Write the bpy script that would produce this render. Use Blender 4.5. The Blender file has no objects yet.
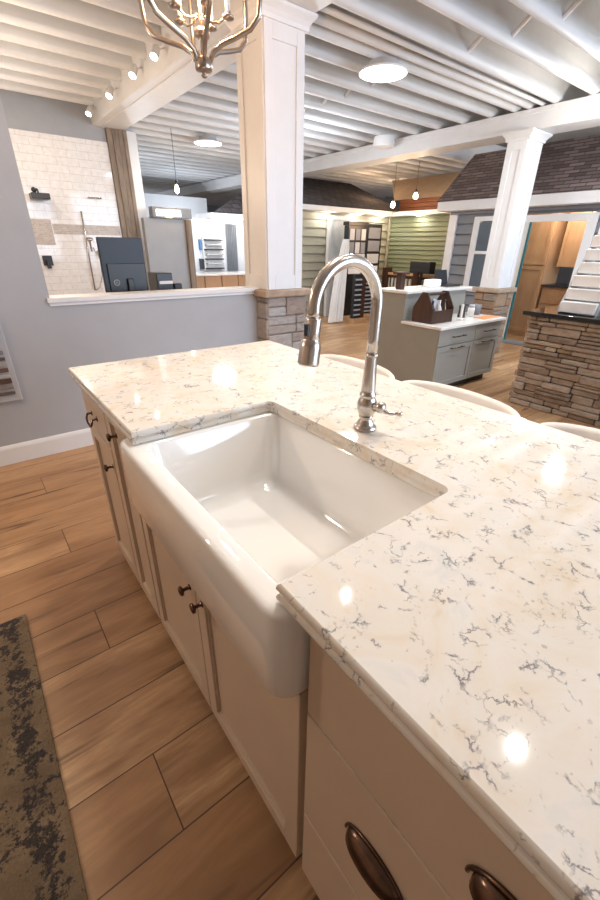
import bpy, bmesh, math, random
from mathutils import Vector, Matrix
random.seed(7)
S = bpy.context.scene
COL = S.collection

# ------------------------------------------------------------------ helpers
class MB:
    def __init__(s): s.bm = bmesh.new()
    def _xf(s, vs, M):
        if M is not None: bmesh.ops.transform(s.bm, matrix=M, verts=vs)
    def box(s, x0, x1, y0, y1, z0, z1, bev=0.0, M=None, seg=2):
        g = bmesh.ops.create_cube(s.bm, size=1.0)
        vs = g['verts']
        for v in vs:
            v.co = Vector((x0+(v.co.x+.5)*(x1-x0), y0+(v.co.y+.5)*(y1-y0), z0+(v.co.z+.5)*(z1-z0)))
        if bev > 0:
            es = list({e for v in vs for e in v.link_edges})
            r = bmesh.ops.bevel(s.bm, geom=es, offset=bev, segments=seg, affect='EDGES', profile=.5)
            vs = list({v for f in r['faces'] for v in f.verts} | {v for v in vs if v.is_valid})
        s._xf(vs, M)
        return s
    def loops(s, loops, cap0=True, cap1=True, closed=True):
        rings = [[s.bm.verts.new(p) for p in L] for L in loops]
        n = len(rings[0])
        for a, b in zip(rings, rings[1:]):
            for i in range(n if closed else n-1):
                j = (i+1) % n
                s.bm.faces.new((a[i], a[j], b[j], b[i]))
        if cap0: s.bm.faces.new(list(reversed(rings[0])))
        if cap1: s.bm.faces.new(rings[-1])
        return s
    def tube(s, pts, rad, seg=12, cap=True):
        pts = [Vector(p) for p in pts]
        if not hasattr(rad, '__len__'): rad = [rad]*len(pts)
        t0 = (pts[1]-pts[0]).normalized()
        up = Vector((0,0,1)) if abs(t0.z) < .9 else Vector((1,0,0))
        n = t0.cross(up).normalized(); loops = []
        for i, p in enumerate(pts):
            if i == 0: t = pts[1]-pts[0]
            elif i == len(pts)-1: t = pts[-1]-pts[-2]
            else: t = (pts[i+1]-pts[i]).normalized()+(pts[i]-pts[i-1]).normalized()
            t.normalize()
            n = (n - t*n.dot(t)).normalized(); b = t.cross(n)
            loops.append([p+(n*math.cos(2*math.pi*k/seg)+b*math.sin(2*math.pi*k/seg))*rad[i] for k in range(seg)])
        return s.loops(loops, cap, cap)
    def lathe(s, prof, o=(0,0,0), axis=(0,0,1), seg=24):
        a = Vector(axis).normalized(); o = Vector(o)
        up = Vector((0,0,1)) if abs(a.z) < .9 else Vector((1,0,0))
        n = a.cross(up).normalized(); b = a.cross(n)
        L = [[o+a*h+(n*math.cos(2*math.pi*k/seg)+b*math.sin(2*math.pi*k/seg))*max(r, 1e-4) for k in range(seg)] for r, h in prof]
        return s.loops(L)
    def prism(s, poly, d0, d1, ax='y'):
        def P(a, b, d):
            return (a, d, b) if ax == 'y' else ((d, a, b) if ax == 'x' else (a, b, d))
        return s.loops([[P(a, b, d0) for a, b in poly], [P(a, b, d1) for a, b in poly]])
    def build(s, name, mat, parent=None, smooth=False, origin=None):
        bm = s.bm
        bmesh.ops.recalc_face_normals(bm, faces=bm.faces)
        o = Vector(origin) if origin is not None else Vector((0,0,0))
        root = parent
        while root is not None and root.parent is not None: root = root.parent
        if root is not None: o = root.location.copy()
        bmesh.ops.translate(bm, vec=-o, verts=bm.verts)
        me = bpy.data.meshes.new(name); bm.to_mesh(me); bm.free()
        if smooth:
            for p in me.polygons: p.use_smooth = True
        if isinstance(mat, (list, tuple)):
            for m in mat: me.materials.append(m)
        else: me.materials.append(mat)
        ob = bpy.data.objects.new(name, me); COL.objects.link(ob)
        if parent is not None: ob.parent = parent
        else: ob.location = o
        if smooth == 'auto':
            pass
        return ob

def thing(name, label, cat, loc, group=None):
    o = bpy.data.objects.new(name, None); COL.objects.link(o)
    o.location = loc; o.empty_display_size = .1
    o['label'] = label; o['category'] = cat
    if group: o['group'] = group
    bpy.context.view_layer.update()
    return o
def tag(o, label, cat, group=None):
    o['label'] = label; o['category'] = cat
    if group: o['group'] = group
    return o
def struct(o): o['kind'] = 'structure'; return o
def dup(o, parent=None, off=None, label=None):
    c = o.copy(); COL.objects.link(c); c.parent = parent
    if off is not None: c.location = o.location + Vector(off)
    if label: c['label'] = label
    for ch in list(o.children): dup(ch, c)
    return c
def smooth_angle(ob, ang=35):
    me = ob.data
    for p in me.polygons: p.use_smooth = True
    bm = bmesh.new(); bm.from_mesh(me)
    for e in bm.edges:
        e.smooth = not (len(e.link_faces) == 2 and e.calc_face_angle(0) > math.radians(ang))
    bm.to_mesh(me); bm.free()
    return ob
def lab(o, t): o['label'] = t; return o
def rrect(x0, x1, y0, y1, r, z, n=6):
    out = []
    for cx, cy, a0 in ((x1-r, y1-r, 0), (x0+r, y1-r, 90), (x0+r, y0+r, 180), (x1-r, y0+r, 270)):
        for k in range(n+1):
            a = math.radians(a0+90*k/n); out.append(Vector((cx+r*math.cos(a), cy+r*math.sin(a), z)))
    return out

# ------------------------------------------------------------------ materials
def newmat(name):
    m = bpy.data.materials.new(name); m.use_nodes = True
    nt = m.node_tree; b = nt.nodes['Principled BSDF']
    return m, nt, b
def N(nt, t, **kw):
    n = nt.nodes.new(t)
    for k, v in kw.items():
        if k in n.inputs: n.inputs[k].default_value = v
        else: setattr(n, k, v)
    return n
def L(nt, a, b): nt.links.new(a, b)
def rgb(c): return (c[0], c[1], c[2], 1)
def ramp(nt, fac, stops):
    r = nt.nodes.new('ShaderNodeValToRGB'); e = r.color_ramp.elements
    while len(e) < len(stops): e.new(.5)
    for i, (p, c) in enumerate(stops): e[i].position = p; e[i].color = rgb(c)
    L(nt, fac, r.inputs[0]); return r.outputs[0]
def mix(nt, fac, a, b, mode='MIX'):
    n = nt.nodes.new('ShaderNodeMix'); n.data_type = 'RGBA'; n.blend_type = mode
    for s_, v in ((n.inputs[0], fac), (n.inputs[6], a), (n.inputs[7], b)):
        if isinstance(v, (int, float)): s_.default_value = v
        elif isinstance(v, tuple): s_.default_value = rgb(v)
        else: L(nt, v, s_)
    return n.outputs[2]
def coords(nt, scale=(1,1,1), loc=(0,0,0), rot=(0,0,0)):
    g = nt.nodes.new('ShaderNodeNewGeometry'); mp = nt.nodes.new('ShaderNodeMapping')
    L(nt, g.outputs['Position'], mp.inputs[0])
    mp.inputs['Scale'].default_value = scale; mp.inputs['Location'].default_value = loc; mp.inputs['Rotation'].default_value = rot
    return mp.outputs[0]
def noise(nt, vec, scale, detail=4, rough=.55, dist=0):
    n = N(nt, 'ShaderNodeTexNoise', Scale=scale, Detail=detail, Roughness=rough, Distortion=dist); L(nt, vec, n.inputs['Vector']); return n.outputs['Fac']
def bump(nt, b, h, strength=.3, dist=.01):
    n = N(nt, 'ShaderNodeBump', Strength=strength, Distance=dist); L(nt, h, n.inputs['Height']); L(nt, n.outputs[0], b.inputs['Normal'])
def paint(name, c, rough=.5, metal=0, var=.06, vs=6, coat=0):
    m, nt, b = newmat(name)
    f = noise(nt, coords(nt), vs, 3)
    d = tuple(x*(1-var) for x in c); u = tuple(min(1, x*(1+var*.5)) for x in c)
    L(nt, ramp(nt, f, [(.3, d), (.7, u)]), b.inputs['Base Color'])
    b.inputs['Roughness'].default_value = rough; b.inputs['Metallic'].default_value = metal
    b.inputs['Coat Weight'].default_value = coat
    return m
def emit(name, c, st):
    m, nt, b = newmat(name)
    b.inputs['Base Color'].default_value = rgb(c); b.inputs['Emission Color'].default_value = rgb(c); b.inputs['Emission Strength'].default_value = st
    return m
def wood(name, light, dark, ax='z', scale=8, rough=.45):
    m, nt, b = newmat(name)
    sc = {'x': (.12, 1, 1), 'y': (1, .12, 1), 'z': (1, 1, .12)}[ax]
    v = coords(nt, sc)
    f = noise(nt, v, scale, 5, .6, .6); g = noise(nt, v, scale*8, 2)
    c = ramp(nt, f, [(.3, dark), (.68, light)])
    c = mix(nt, .25, c, ramp(nt, g, [(.35, dark), (.65, light)]))
    L(nt, c, b.inputs['Base Color']); b.inputs['Roughness'].default_value = rough
    return m

M = {}
M['cream'] = paint('cabinet_cream_paint', (.62, .495, .385), .38, var=.03)
M['white'] = paint('white_trim_paint', (.76, .765, .77), .45, var=.03)
M['joist'] = paint('white_steel_paint', (.74, .75, .76), .5, var=.08, vs=2)
M['deck'] = paint('deck_paint', (.66, .645, .61), .7, var=.1, vs=2)
M['wall'] = paint('wall_paint_greige', (.41, .425, .45), .6, var=.03)
M['wallgrey'] = paint('wall_paint_grey', (.36, .38, .41), .6, var=.05)
M['wallwhite'] = paint('wall_paint_white', (.80, .82, .85), .5, var=.03)
M['tanceil'] = paint('tan_paint', (.66, .50, .36), .6, var=.1)
M['fireclay'] = paint('white_fireclay', (.87, .855, .83), .07, var=.01, coat=.4)
M['ltgrey'] = paint('soft_grey_paint', (.50, .51, .52), .5)
M['greige'] = paint('greige_cabinet_paint', (.31, .305, .275), .4, var=.04)
M['whitetop'] = paint('white_solid_top', (.82, .80, .77), .2)
M['black'] = paint('black_plastic', (.018, .02, .024), .35)
M['blackstone'] = paint('black_granite', (.02, .021, .022), .08, var=.4, vs=60)
M['monitor'] = paint('monitor_shell', (.022, .033, .05), .45)
M['bronze'] = paint('oil_rubbed_bronze', (.13, .08, .055), .18, .9, var=.3, vs=30)
M['brushed'] = paint('brushed_nickel', (.56, .52, .48), .24, 1, var=.05, vs=40)
M['nickel'] = paint('aged_nickel', (.40, .35, .305), .28, 1, var=.1, vs=30)
M['stool'] = paint('stool_white_finish', (.84, .80, .76), .4)
M['fabric'] = paint('stool_linen', (.55, .50, .45), .9)
M['siding_beige'] = paint('siding_beige', (.40, .375, .285), .55, var=.05)
M['siding_green'] = paint('siding_sage', (.19, .215, .13), .55, var=.05)
M['siding_grey'] = paint('siding_slate', (.21, .225, .25), .55, var=.08)
M['teal'] = paint('glass_edge_teal', (.02, .13, .15), .15)
M['orange'] = paint('orange_card', (.85, .27, .08), .5)
M['paper'] = paint('white_paper', (.85, .84, .82), .6)
M['oak'] = wood('honey_oak', (.54, .33, .18), (.42, .23, .115), 'z', 5)
M['oaky'] = wood('oak_front', (.50, .29, .15), (.33, .17, .08), 'x', 5)
M['darkwood'] = wood('dark_walnut', (.085, .032, .016), (.025, .012, .008), 'z', 9)
M['rustic'] = wood('weathered_board', (.36, .29, .225), (.12, .09, .07), 'z', 7, .8)
M['cedar'] = wood('cedar_board', (.22, .075, .03), (.11, .035, .015), 'y', 6, .6)
M['plinthwood'] = wood('plinth_wood', (.55, .34, .18), (.40, .23, .12), 'x', 6)

def quartz():
    m, nt, b = newmat('quartz_cream_veined')
    v = coords(nt)
    ns = N(nt, 'ShaderNodeTexNoise', Scale=16, Detail=5, Roughness=.68); L(nt, v, ns.inputs['Vector'])
    off = N(nt, 'ShaderNodeVectorMath', operation='MULTIPLY_ADD'); L(nt, ns.outputs['Color'], off.inputs[0]); off.inputs[1].default_value = (.07, .07, .07); L(nt, v, off.inputs[2])
    vo = N(nt, 'ShaderNodeTexVoronoi', Scale=15, feature='DISTANCE_TO_EDGE'); L(nt, off.outputs[0], vo.inputs['Vector'])
    vo2 = N(nt, 'ShaderNodeTexVoronoi', Scale=34, feature='DISTANCE_TO_EDGE'); L(nt, off.outputs[0], vo2.inputs['Vector'])
    msk = ramp(nt, noise(nt, v, 19, 4, .65), [(.525, (0,0,0)), (.60, (1,1,1))])
    msk2 = ramp(nt, noise(nt, coords(nt, loc=(3.1, 7.7, 0)), 17, 3, .7), [(.55, (0,0,0)), (.64, (1,1,1))])
    l1 = ramp(nt, vo.outputs['Distance'], [(.008, (1,1,1)), (.040, (0,0,0))])
    l2 = ramp(nt, vo2.outputs['Distance'], [(.01, (1,1,1)), (.06, (0,0,0))])
    a = mix(nt, 1.0, l1, msk, 'MULTIPLY'); c2 = mix(nt, 1.0, l2, msk2, 'MULTIPLY')
    vein = mix(nt, 1.0, a, c2, 'LIGHTEN')
    base = ramp(nt, noise(nt, v, 7, 6, .65, 1.0), [(.30, (.70, .585, .45)), (.44, (.75, .68, .59)), (.58, (.76, .72, .665)), (.72, (.66, .645, .62))])
    halo = ramp(nt, vo.outputs['Distance'], [(.0, (.5,.5,.5)), (.14, (0,0,0))])
    halo = mix(nt, 1.0, halo, msk, 'MULTIPLY')
    c = mix(nt, halo, base, (.66, .62, .59))
    c = mix(nt, mix(nt, 1.0, vein, (.78,.78,.78), 'MULTIPLY'), c, (.13, .125, .14))
    speck = ramp(nt, noise(nt, v, 95, 2, .5), [(.70, (0,0,0)), (.76, (.6,.6,.6))])
    c = mix(nt, speck, c, (.42, .34, .27))
    L(nt, c, b.inputs['Base Color']); b.inputs['Roughness'].default_value = .055
    return m
M['quartz'] = quartz()

def floor_mat():
    m, nt, b = newmat('oak_plank_floor')
    sx = .10+.61
    br = N(nt, 'ShaderNodeTexBrick', offset=.5, offset_frequency=3, squash=1.0)
    br.inputs['Scale'].default_value = 1; br.inputs['Brick Width'].default_value = 1.22; br.inputs['Row Height'].default_value = .245
    br.inputs['Mortar Size'].default_value = .0022; br.inputs['Mortar Smooth'].default_value = .1; br.inputs['Bias'].default_value = 0
    br.inputs['Color1'].default_value = (0, 0, 0, 1); br.inputs['Color2'].default_value = (1, 1, 1, 1); br.inputs['Mortar'].default_value = (.5, .5, .5, 1)
    L(nt, coords(nt, loc=(-.10+.61+12.2, -.635+.245*60, 0)), br.inputs['Vector'])
    # per-plank shift of the grain
    sh = N(nt, 'ShaderNodeVectorMath', operation='MULTIPLY_ADD'); L(nt, br.outputs['Color'], sh.inputs[0]); sh.inputs[1].default_value = (7, 3.3, 0)
    L(nt, coords(nt), sh.inputs[2])
    mp = nt.nodes.new('ShaderNodeMapping'); L(nt, sh.outputs[0], mp.inputs[0]); mp.inputs['Scale'].default_value = (.16, 1, 1)
    g1 = noise(nt, mp.outputs[0], 9, 5, .6, .8)
    g2 = noise(nt, mp.outputs[0], 60, 3, .6)
    mp2 = nt.nodes.new('ShaderNodeMapping'); L(nt, sh.outputs[0], mp2.inputs[0]); mp2.inputs['Scale'].default_value = (.10, 1, 1); mp2.inputs['Location'].default_value = (5, 2, 0)
    kn = noise(nt, mp2.outputs[0], 6.5, 4, .55, 1.6)
    tone = ramp(nt, br.outputs['Color'], [(0, (.43, .24, .115)), (.5, (.53, .315, .16)), (1, (.66, .43, .24))])
    c = mix(nt, ramp(nt, g1, [(.35, (.75,.75,.75)), (.62, (0,0,0))]), tone, (.25, .125, .055))
    c = mix(nt, ramp(nt, g2, [(.4, (.35,.35,.35)), (.6, (0,0,0))]), c, (.30, .18, .10))
    c = mix(nt, ramp(nt, kn, [(.615, (0,0,0)), (.69, (.9,.9,.9))]), c, (.13, .07, .04))
    c = mix(nt, br.outputs['Fac'], c, (.09, .05, .03))
    L(nt, c, b.inputs['Base Color']); b.inputs['Roughness'].default_value = .38
    bump(nt, b, ramp(nt, br.outputs['Fac'], [(0, (1,1,1)), (1, (0,0,0))]), .5, .003)
    return m
M['floor'] = floor_mat()

def brickmat(name, c1, c2, mort, w, h, ms, rot=(0,0,0), rough=.6, bs=.4, off=.5, scale=(1,1,1)):
    m, nt, b = newmat(name)
    br = N(nt, 'ShaderNodeTexBrick', offset=off)
    for k, v in (('Scale', 1), ('Brick Width', w), ('Row Height', h), ('Mortar Size', ms), ('Mortar Smooth', .2)): br.inputs[k].default_value = v
    br.inputs['Color1'].default_value = rgb(c1); br.inputs['Color2'].default_value = rgb(c2); br.inputs['Mortar'].default_value = rgb(mort)
    v = coords(nt, rot=rot, loc=(20, 20, 20)); L(nt, v, br.inputs['Vector'])
    n = noise(nt, coords(nt), 18, 4, .6)
    c = mix(nt, .25, br.outputs['Color'], ramp(nt, n, [(.35, tuple(x*.6 for x in c1)), (.65, c2)]))
    L(nt, c, b.inputs['Base Color']); b.inputs['Roughness'].default_value = rough
    bump(nt, b, ramp(nt, br.outputs['Fac'], [(0, (1,1,1)), (1, (0,0,0))]), bs, .008)
    return m
HP = math.pi/2
# walls along X: use (x, z); walls along Y: use (y, z)
M['tile'] = brickmat('white_subway_tile', (.84,.845,.85), (.87,.87,.87), (.66,.65,.64), .30, .10, .004, rot=(-HP, 0, 0), rough=.08, bs=.3)
M['shingleX'] = brickmat('dark_shingle_x', (.06,.052,.058), (.14,.125,.135), (.02,.018,.02), .20, .13, .010, rot=(0, 0, 0), rough=.95, bs=.8)
def shingleY():
    m, nt, b = newmat('brown_shingle_y')
    g = nt.nodes.new('ShaderNodeNewGeometry'); sp = nt.nodes.new('ShaderNodeSeparateXYZ'); cb = nt.nodes.new('ShaderNodeCombineXYZ')
    L(nt, g.outputs['Position'], sp.inputs[0]); L(nt, sp.outputs['Y'], cb.inputs['X']); L(nt, sp.outputs['Z'], cb.inputs['Y'])
    br = N(nt, 'ShaderNodeTexBrick', offset=.5)
    for k, v in (('Scale', 1), ('Brick Width', .22), ('Row Height', .05), ('Mortar Size', .006), ('Mortar Smooth', .2)): br.inputs[k].default_value = v
    br.inputs['Color1'].default_value = (.13, .10, .10, 1); br.inputs['Color2'].default_value = (.34, .27, .26, 1); br.inputs['Mortar'].default_value = (.05, .04, .04, 1)
    L(nt, cb.outputs[0], br.inputs['Vector'])
    L(nt, br.outputs['Color'], b.inputs['Base Color']); b.inputs['Roughness'].default_value = .42
    bump(nt, b, ramp(nt, br.outputs['Fac'], [(0, (1,1,1)), (1, (0,0,0))]), .8, .008)
    return m
M['shingleY'] = shingleY()
M['mosaic'] = brickmat('mosaic_strip', (.42,.36,.31), (.56,.50,.44), (.6,.57,.53), .05, .025, .003, rot=(-HP, 0, 0), rough=.3)
def stone_mat(name, stops, mort=(.10,.07,.05)):
    m, nt, b = newmat(name)
    g = nt.nodes.new('ShaderNodeNewGeometry')
    c = ramp(nt, g.outputs['Random Per Island'], stops)
    n = noise(nt, coords(nt, (1,1,2.5)), 14, 6, .7, .5)
    c = mix(nt, .45, c, ramp(nt, n, [(.3, tuple(x*.45 for x in stops[0][1])), (.7, stops[-1][1])]))
    L(nt, c, b.inputs['Base Color']); b.inputs['Roughness'].default_value = .85
    bump(nt, b, n, .7, .02)
    return m
M['ledge'] = stone_mat('ledgestone', [(0, (.17,.105,.065)), (.35, (.30,.215,.15)), (.65, (.38,.29,.215)), (1, (.50,.41,.32))])
M['fieldstone'] = stone_mat('fieldstone', [(0, (.30,.21,.15)), (.3, (.36,.30,.26)), (.6, (.42,.35,.29)), (1, (.46,.45,.45))])
M['brownstone'] = stone_mat('brownstone', [(0, (.28,.15,.08)), (.4, (.42,.25,.14)), (.7, (.48,.32,.20)), (1, (.30,.26,.22))])
M['joint'] = paint('dark_joint', (.05, .035, .025), .9)
M['caststone'] = paint('cast_stone_cap', (.40, .30, .22), .8, var=.25, vs=12)
def rug_mat():
    m, nt, b = newmat('distressed_rug')
    v = coords(nt)
    n1 = noise(nt, v, 34, 6, .8, .2); n2 = noise(nt, v, 7, 3, .6, .5); n3 = noise(nt, v, 140, 2, .6)
    c = ramp(nt, n2, [(.35, (.14,.095,.055)), (.65, (.23,.16,.095))])
    sp = nt.nodes.new('ShaderNodeSeparateXYZ'); L(nt, v, sp.inputs[0])
    bd = N(nt, 'ShaderNodeMath', operation='SUBTRACT'); L(nt, sp.outputs['X'], bd.inputs[0]); bd.inputs[1].default_value = -.215
    ab = N(nt, 'ShaderNodeMath', operation='ABSOLUTE'); L(nt, bd.outputs[0], ab.inputs[0])
    band = ramp(nt, ab.outputs[0], [(.02, (.075,.075,.075)), (.045, (0,0,0))])
    sm = N(nt, 'ShaderNodeMath', operation='ADD'); L(nt, n1, sm.inputs[0]); L(nt, band, sm.inputs[1])
    sm2 = N(nt, 'ShaderNodeMath', operation='MULTIPLY_ADD'); L(nt, n2, sm2.inputs[0]); sm2.inputs[1].default_value = .25; L(nt, sm.outputs[0], sm2.inputs[2])
    c = mix(nt, ramp(nt, sm2.outputs[0], [(.67, (0,0,0)), (.71, (.93,.93,.93))]), c, (.008, .010, .015))
    c = mix(nt, ramp(nt, n3, [(.45, (.3,.3,.3)), (.6, (0,0,0))]), c, (.09, .065, .045))
    L(nt, c, b.inputs['Base Color']); b.inputs['Roughness'].default_value = .95
    bump(nt, b, n3, .5, .004)
    return m
M['rug'] = rug_mat()
def glass_mat(name, tint=(1,1,1), rough=0):
    m, nt, b = newmat(name)
    b.inputs['Transmission Weight'].default_value = 1; b.inputs['Base Color'].default_value = rgb(tint); b.inputs['Roughness'].default_value = rough; b.inputs['IOR'].default_value = 1.45
    return m
M['glass'] = glass_mat('clear_glass', (.92, .98, .97))
M['bulb'] = emit('warm_bulb_glow', (1, .78, .5), 14)
M['candle'] = emit('candle_bulb_glow', (1, .88, .72), 20)
M['spotglow'] = emit('spot_glow', (1, .97, .93), 25)
M['disc'] = emit('disc_light_glow', (.97, .98, 1), 9)
M['downlight'] = emit('downlight_glow', (1, .95, .85), 12)
M['sign'] = emit('lit_sign', (.95, .96, .9), 3.0)
M['signy'] = emit('lit_sign_yellow', (.95, .85, .3), 2.2)
def sky_emit():
    m, nt, b = newmat('poster_print')
    f = nt.nodes.new('ShaderNodeNewGeometry'); sp = nt.nodes.new('ShaderNodeSeparateXYZ'); L(nt, f.outputs['Position'], sp.inputs[0])
    n = noise(nt, coords(nt), 5, 4)
    L(nt, ramp(nt, n, [(.3, (.55,.60,.64)), (.7, (.78,.80,.82))]), b.inputs['Base Color']); b.inputs['Roughness'].default_value = .4
    return m
M['poster'] = sky_emit()

# ------------------------------------------------------------------ constants
ZC = 1.0065          # island counter top
FX = .305            # cabinet front plane
ZJ = 3.05            # joist underside

# ------------------------------------------------------------------ setting
struct(MB().box(-3.0, 13.0, -3.6, 20.0, -.12, 0).build('floor', M['floor']))
struct(MB().box(-3.0, 13.0, -3.6, 20.0, 3.62, 3.72).build('ceiling', M['deck']))
WY0, WY1 = 3.454, 3.60
w = MB(); w.box(-3.0, .475, WY0, WY1, 0, 3.62); w.box(.475, 2.20, WY0, WY1, 0, 1.105)
struct(w.build('wall_left', M['wall']))
t = MB(); t.box(.455, 2.19, WY0-.022, WY1+.03, 1.107, 1.14, .004); t.box(.465, 2.19, WY0-.012, WY0-.001, 1.085, 1.106, .003)
struct(t.build('trim_1', M['white']))
bb = MB(); bb.loops([[Vector((x, WY0-d, z)) for d, z in ((.001,0),(.016,0),(.016,.115),(.012,.13),(.006,.142),(.001,.145))] for x in (-3.0, 2.15)])
struct(bb.build('baseboard_left', M['white']))
struct(MB().box(-3.1, -3.0, -3.6, 20, 0, 3.62).build('wall_aisle', M['tanceil']))  # unseen wall; tan picked to warm the bounce onto cabinet fronts
struct(MB().box(-3.0, 13, 19.9, 20.0, 0, 3.62).build('wall_far', M['wallgrey']))
struct(MB().box(12.9, 13.0, -3.6, 19.9, 0, 3.62).build('wall_right', M['wallgrey']))
wn = MB(); wn.box(-3.0, 13, -3.7, -3.6, 0, .5); wn.box(-3.0, 13, -3.7, -3.6, 3.1, 3.62)
wn.box(-3.0, 2.3, -3.7, -3.6, .5, 3.1)
for x in (2.2, 3.4, 6.6, 9.8, 12.7): wn.box(x, x+.3, -3.7, -3.6, .5, 3.1)
struct(wn.build('wall_storefront', M['white']))

# joists, in two runs; each is a rounded open beam running across
def joist(x0, x1, y, zb, name='ceiling_joist', w=.10, h=.42):
    prof = []
    for k in range(9):
        a = math.pi+math.pi*k/8; prof.append((y+w/2*math.cos(a), zb+.05+.05*math.sin(a)))
    prof += [(y+w*.25, zb+.12), (y+.02, zb+.16), (y+.02, zb+h), (y-.02, zb+h), (y-.02, zb+.16), (y-w*.25, zb+.12)]
    o = MB().loops([[Vector((x, a, b)) for a, b in prof] for x in (x0, x1)]).build(name, M['joist'])
    return struct(smooth_angle(o, 40))
joist_y = [2.67-.41*k for k in range(1, 8)]+[2.67, 3.08, 3.57, 3.9, 4.31, 4.73]+[5.14+.41*k for k in range(36)]
for y in joist_y: joist(2.64, 7.55 if y < 5.9 else 12.8, y, ZJ)
for k in range(30):
    y = -2.6+.43*k
    if y > 7.85: break
    joist(-2.95, 2.22, y, 3.235, h=.19)
struct(MB().box(-2.99, 2.19, -3.5, 7.91, 3.43, 3.61).build('ceiling_left', M['joist']))
# bridging between joists: pairs of crossed flat bars
def bridging(x, ya, yb, label):
    b = MB()
    b.tube([(x, ya+.02, ZJ+.04), (x+.05, yb-.02, ZJ+.36)], .019, 6)
    b.tube([(x+.05, ya+.02, ZJ+.36), (x-.03, yb-.02, ZJ+.04)], .019, 6)
    struct(b.build('joist_bridging', M['joist']))
for ya in [a for a in joist_y if 0 < a < 7 and abs(a-3.08) > .05]:
    bridging(4.3, ya, ya+.41, '')
for ya in [a for a in joist_y if 1 < a < 5]:
    bridging(6.75, ya, ya+.41, '')
# pipes running beside the joists
for k, (y, z, r, nm) in enumerate(((3.23, 3.075, .022, 'thinner'), (3.39, 3.09, .04, 'thicker'))):
    o = MB().tube([(2.66, y, z), (6.2, y, z), (7.5, y, z)], r, 12).build('ceiling_pipe', M['joist'], origin=(4.5, y, z))
    for p in o.data.polygons: p.use_smooth = True
    tag(o, nm+' white pipe running between the joists, ' + ('nearer the window side' if k == 0 else 'second from the window side'), 'pipe')
o = MB().tube([(2.66, 3.305, 3.12), (7.5, 3.305, 3.12)], .014, 8).build('ceiling_conduit', M['black'], origin=(4.5, 3.305, 3.12))
tag(o, 'dark conduit running between the two white ceiling pipes', 'conduit')
# beams
b1 = MB(); b1.box(2.20, 2.64, 2.3, 8.1, 3.045, 3.60, .004); b1.box(2.185, 2.20, 2.3, 8.1, 3.045, 3.225, .004); b1.box(2.30, 2.54, 3.8, 8.0, 3.037, 3.045)
struct(b1.build('ceiling_beam', M['white']))
b1n = MB(); b1n.box(2.20, 2.64, -3.5, 2.3, 3.045, 3.60, .004)
struct(b1n.build('ceiling_beam', M['white']))
b2 = MB(); b2.box(6.20, 6.62, -3.5, 19.8, 2.83, 3.03, .006); b2.box(6.185, 6.635, -3.5, 19.8, 3.0, 3.05, .004)
struct(b2.build('ceiling_beam', M['white']))

# ------------------------------------------------------------------ columns
def stone_block_wall(b, face, a0, a1, z0, z1, plane, rng, hmin=.04, hmax=.09, lmin=.10, lmax=.34, dmin=.004, dmax=.03, back=.06):
    """ledge stones on a face: face in '-x','-y','+x','+y'; plane = face coordinate"""
    z = z0
    while z < z1-.01:
        h = rng.uniform(hmin, hmax)
        if z+h > z1-.02: h = z1-z
        a = a0
        while a < a1-.005:
            l = rng.uniform(lmin, lmax)
            if a+l > a1-.05: l = a1-a
            d = rng.uniform(dmin, dmax); g = .003
            # stones sometimes split in two thin courses
            parts = [(z, z+h)] if (h < .06 or rng.random() < .6) else [(z, z+h*.5), (z+h*.5, z+h)]
            for (q0, q1) in parts:
                dd = d*rng.uniform(.6, 1.2); bv = min(.008, (q1-q0)*.22)
                if face == '-x': b.box(plane-dd, plane+back, a+g, a+l-g, q0+g, q1-g, bv, seg=1)
                elif face == '+x': b.box(plane-back, plane+dd, a+g, a+l-g, q0+g, q1-g, bv, seg=1)
                elif face == '-y': b.box(a+g, a+l-g, plane-dd, plane+back, q0+g, q1-g, bv, seg=1)
                else: b.box(a+g, a+l-g, plane-back, plane+dd, q0+g, q1-g, bv, seg=1)
            a += l
        z += h
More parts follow.
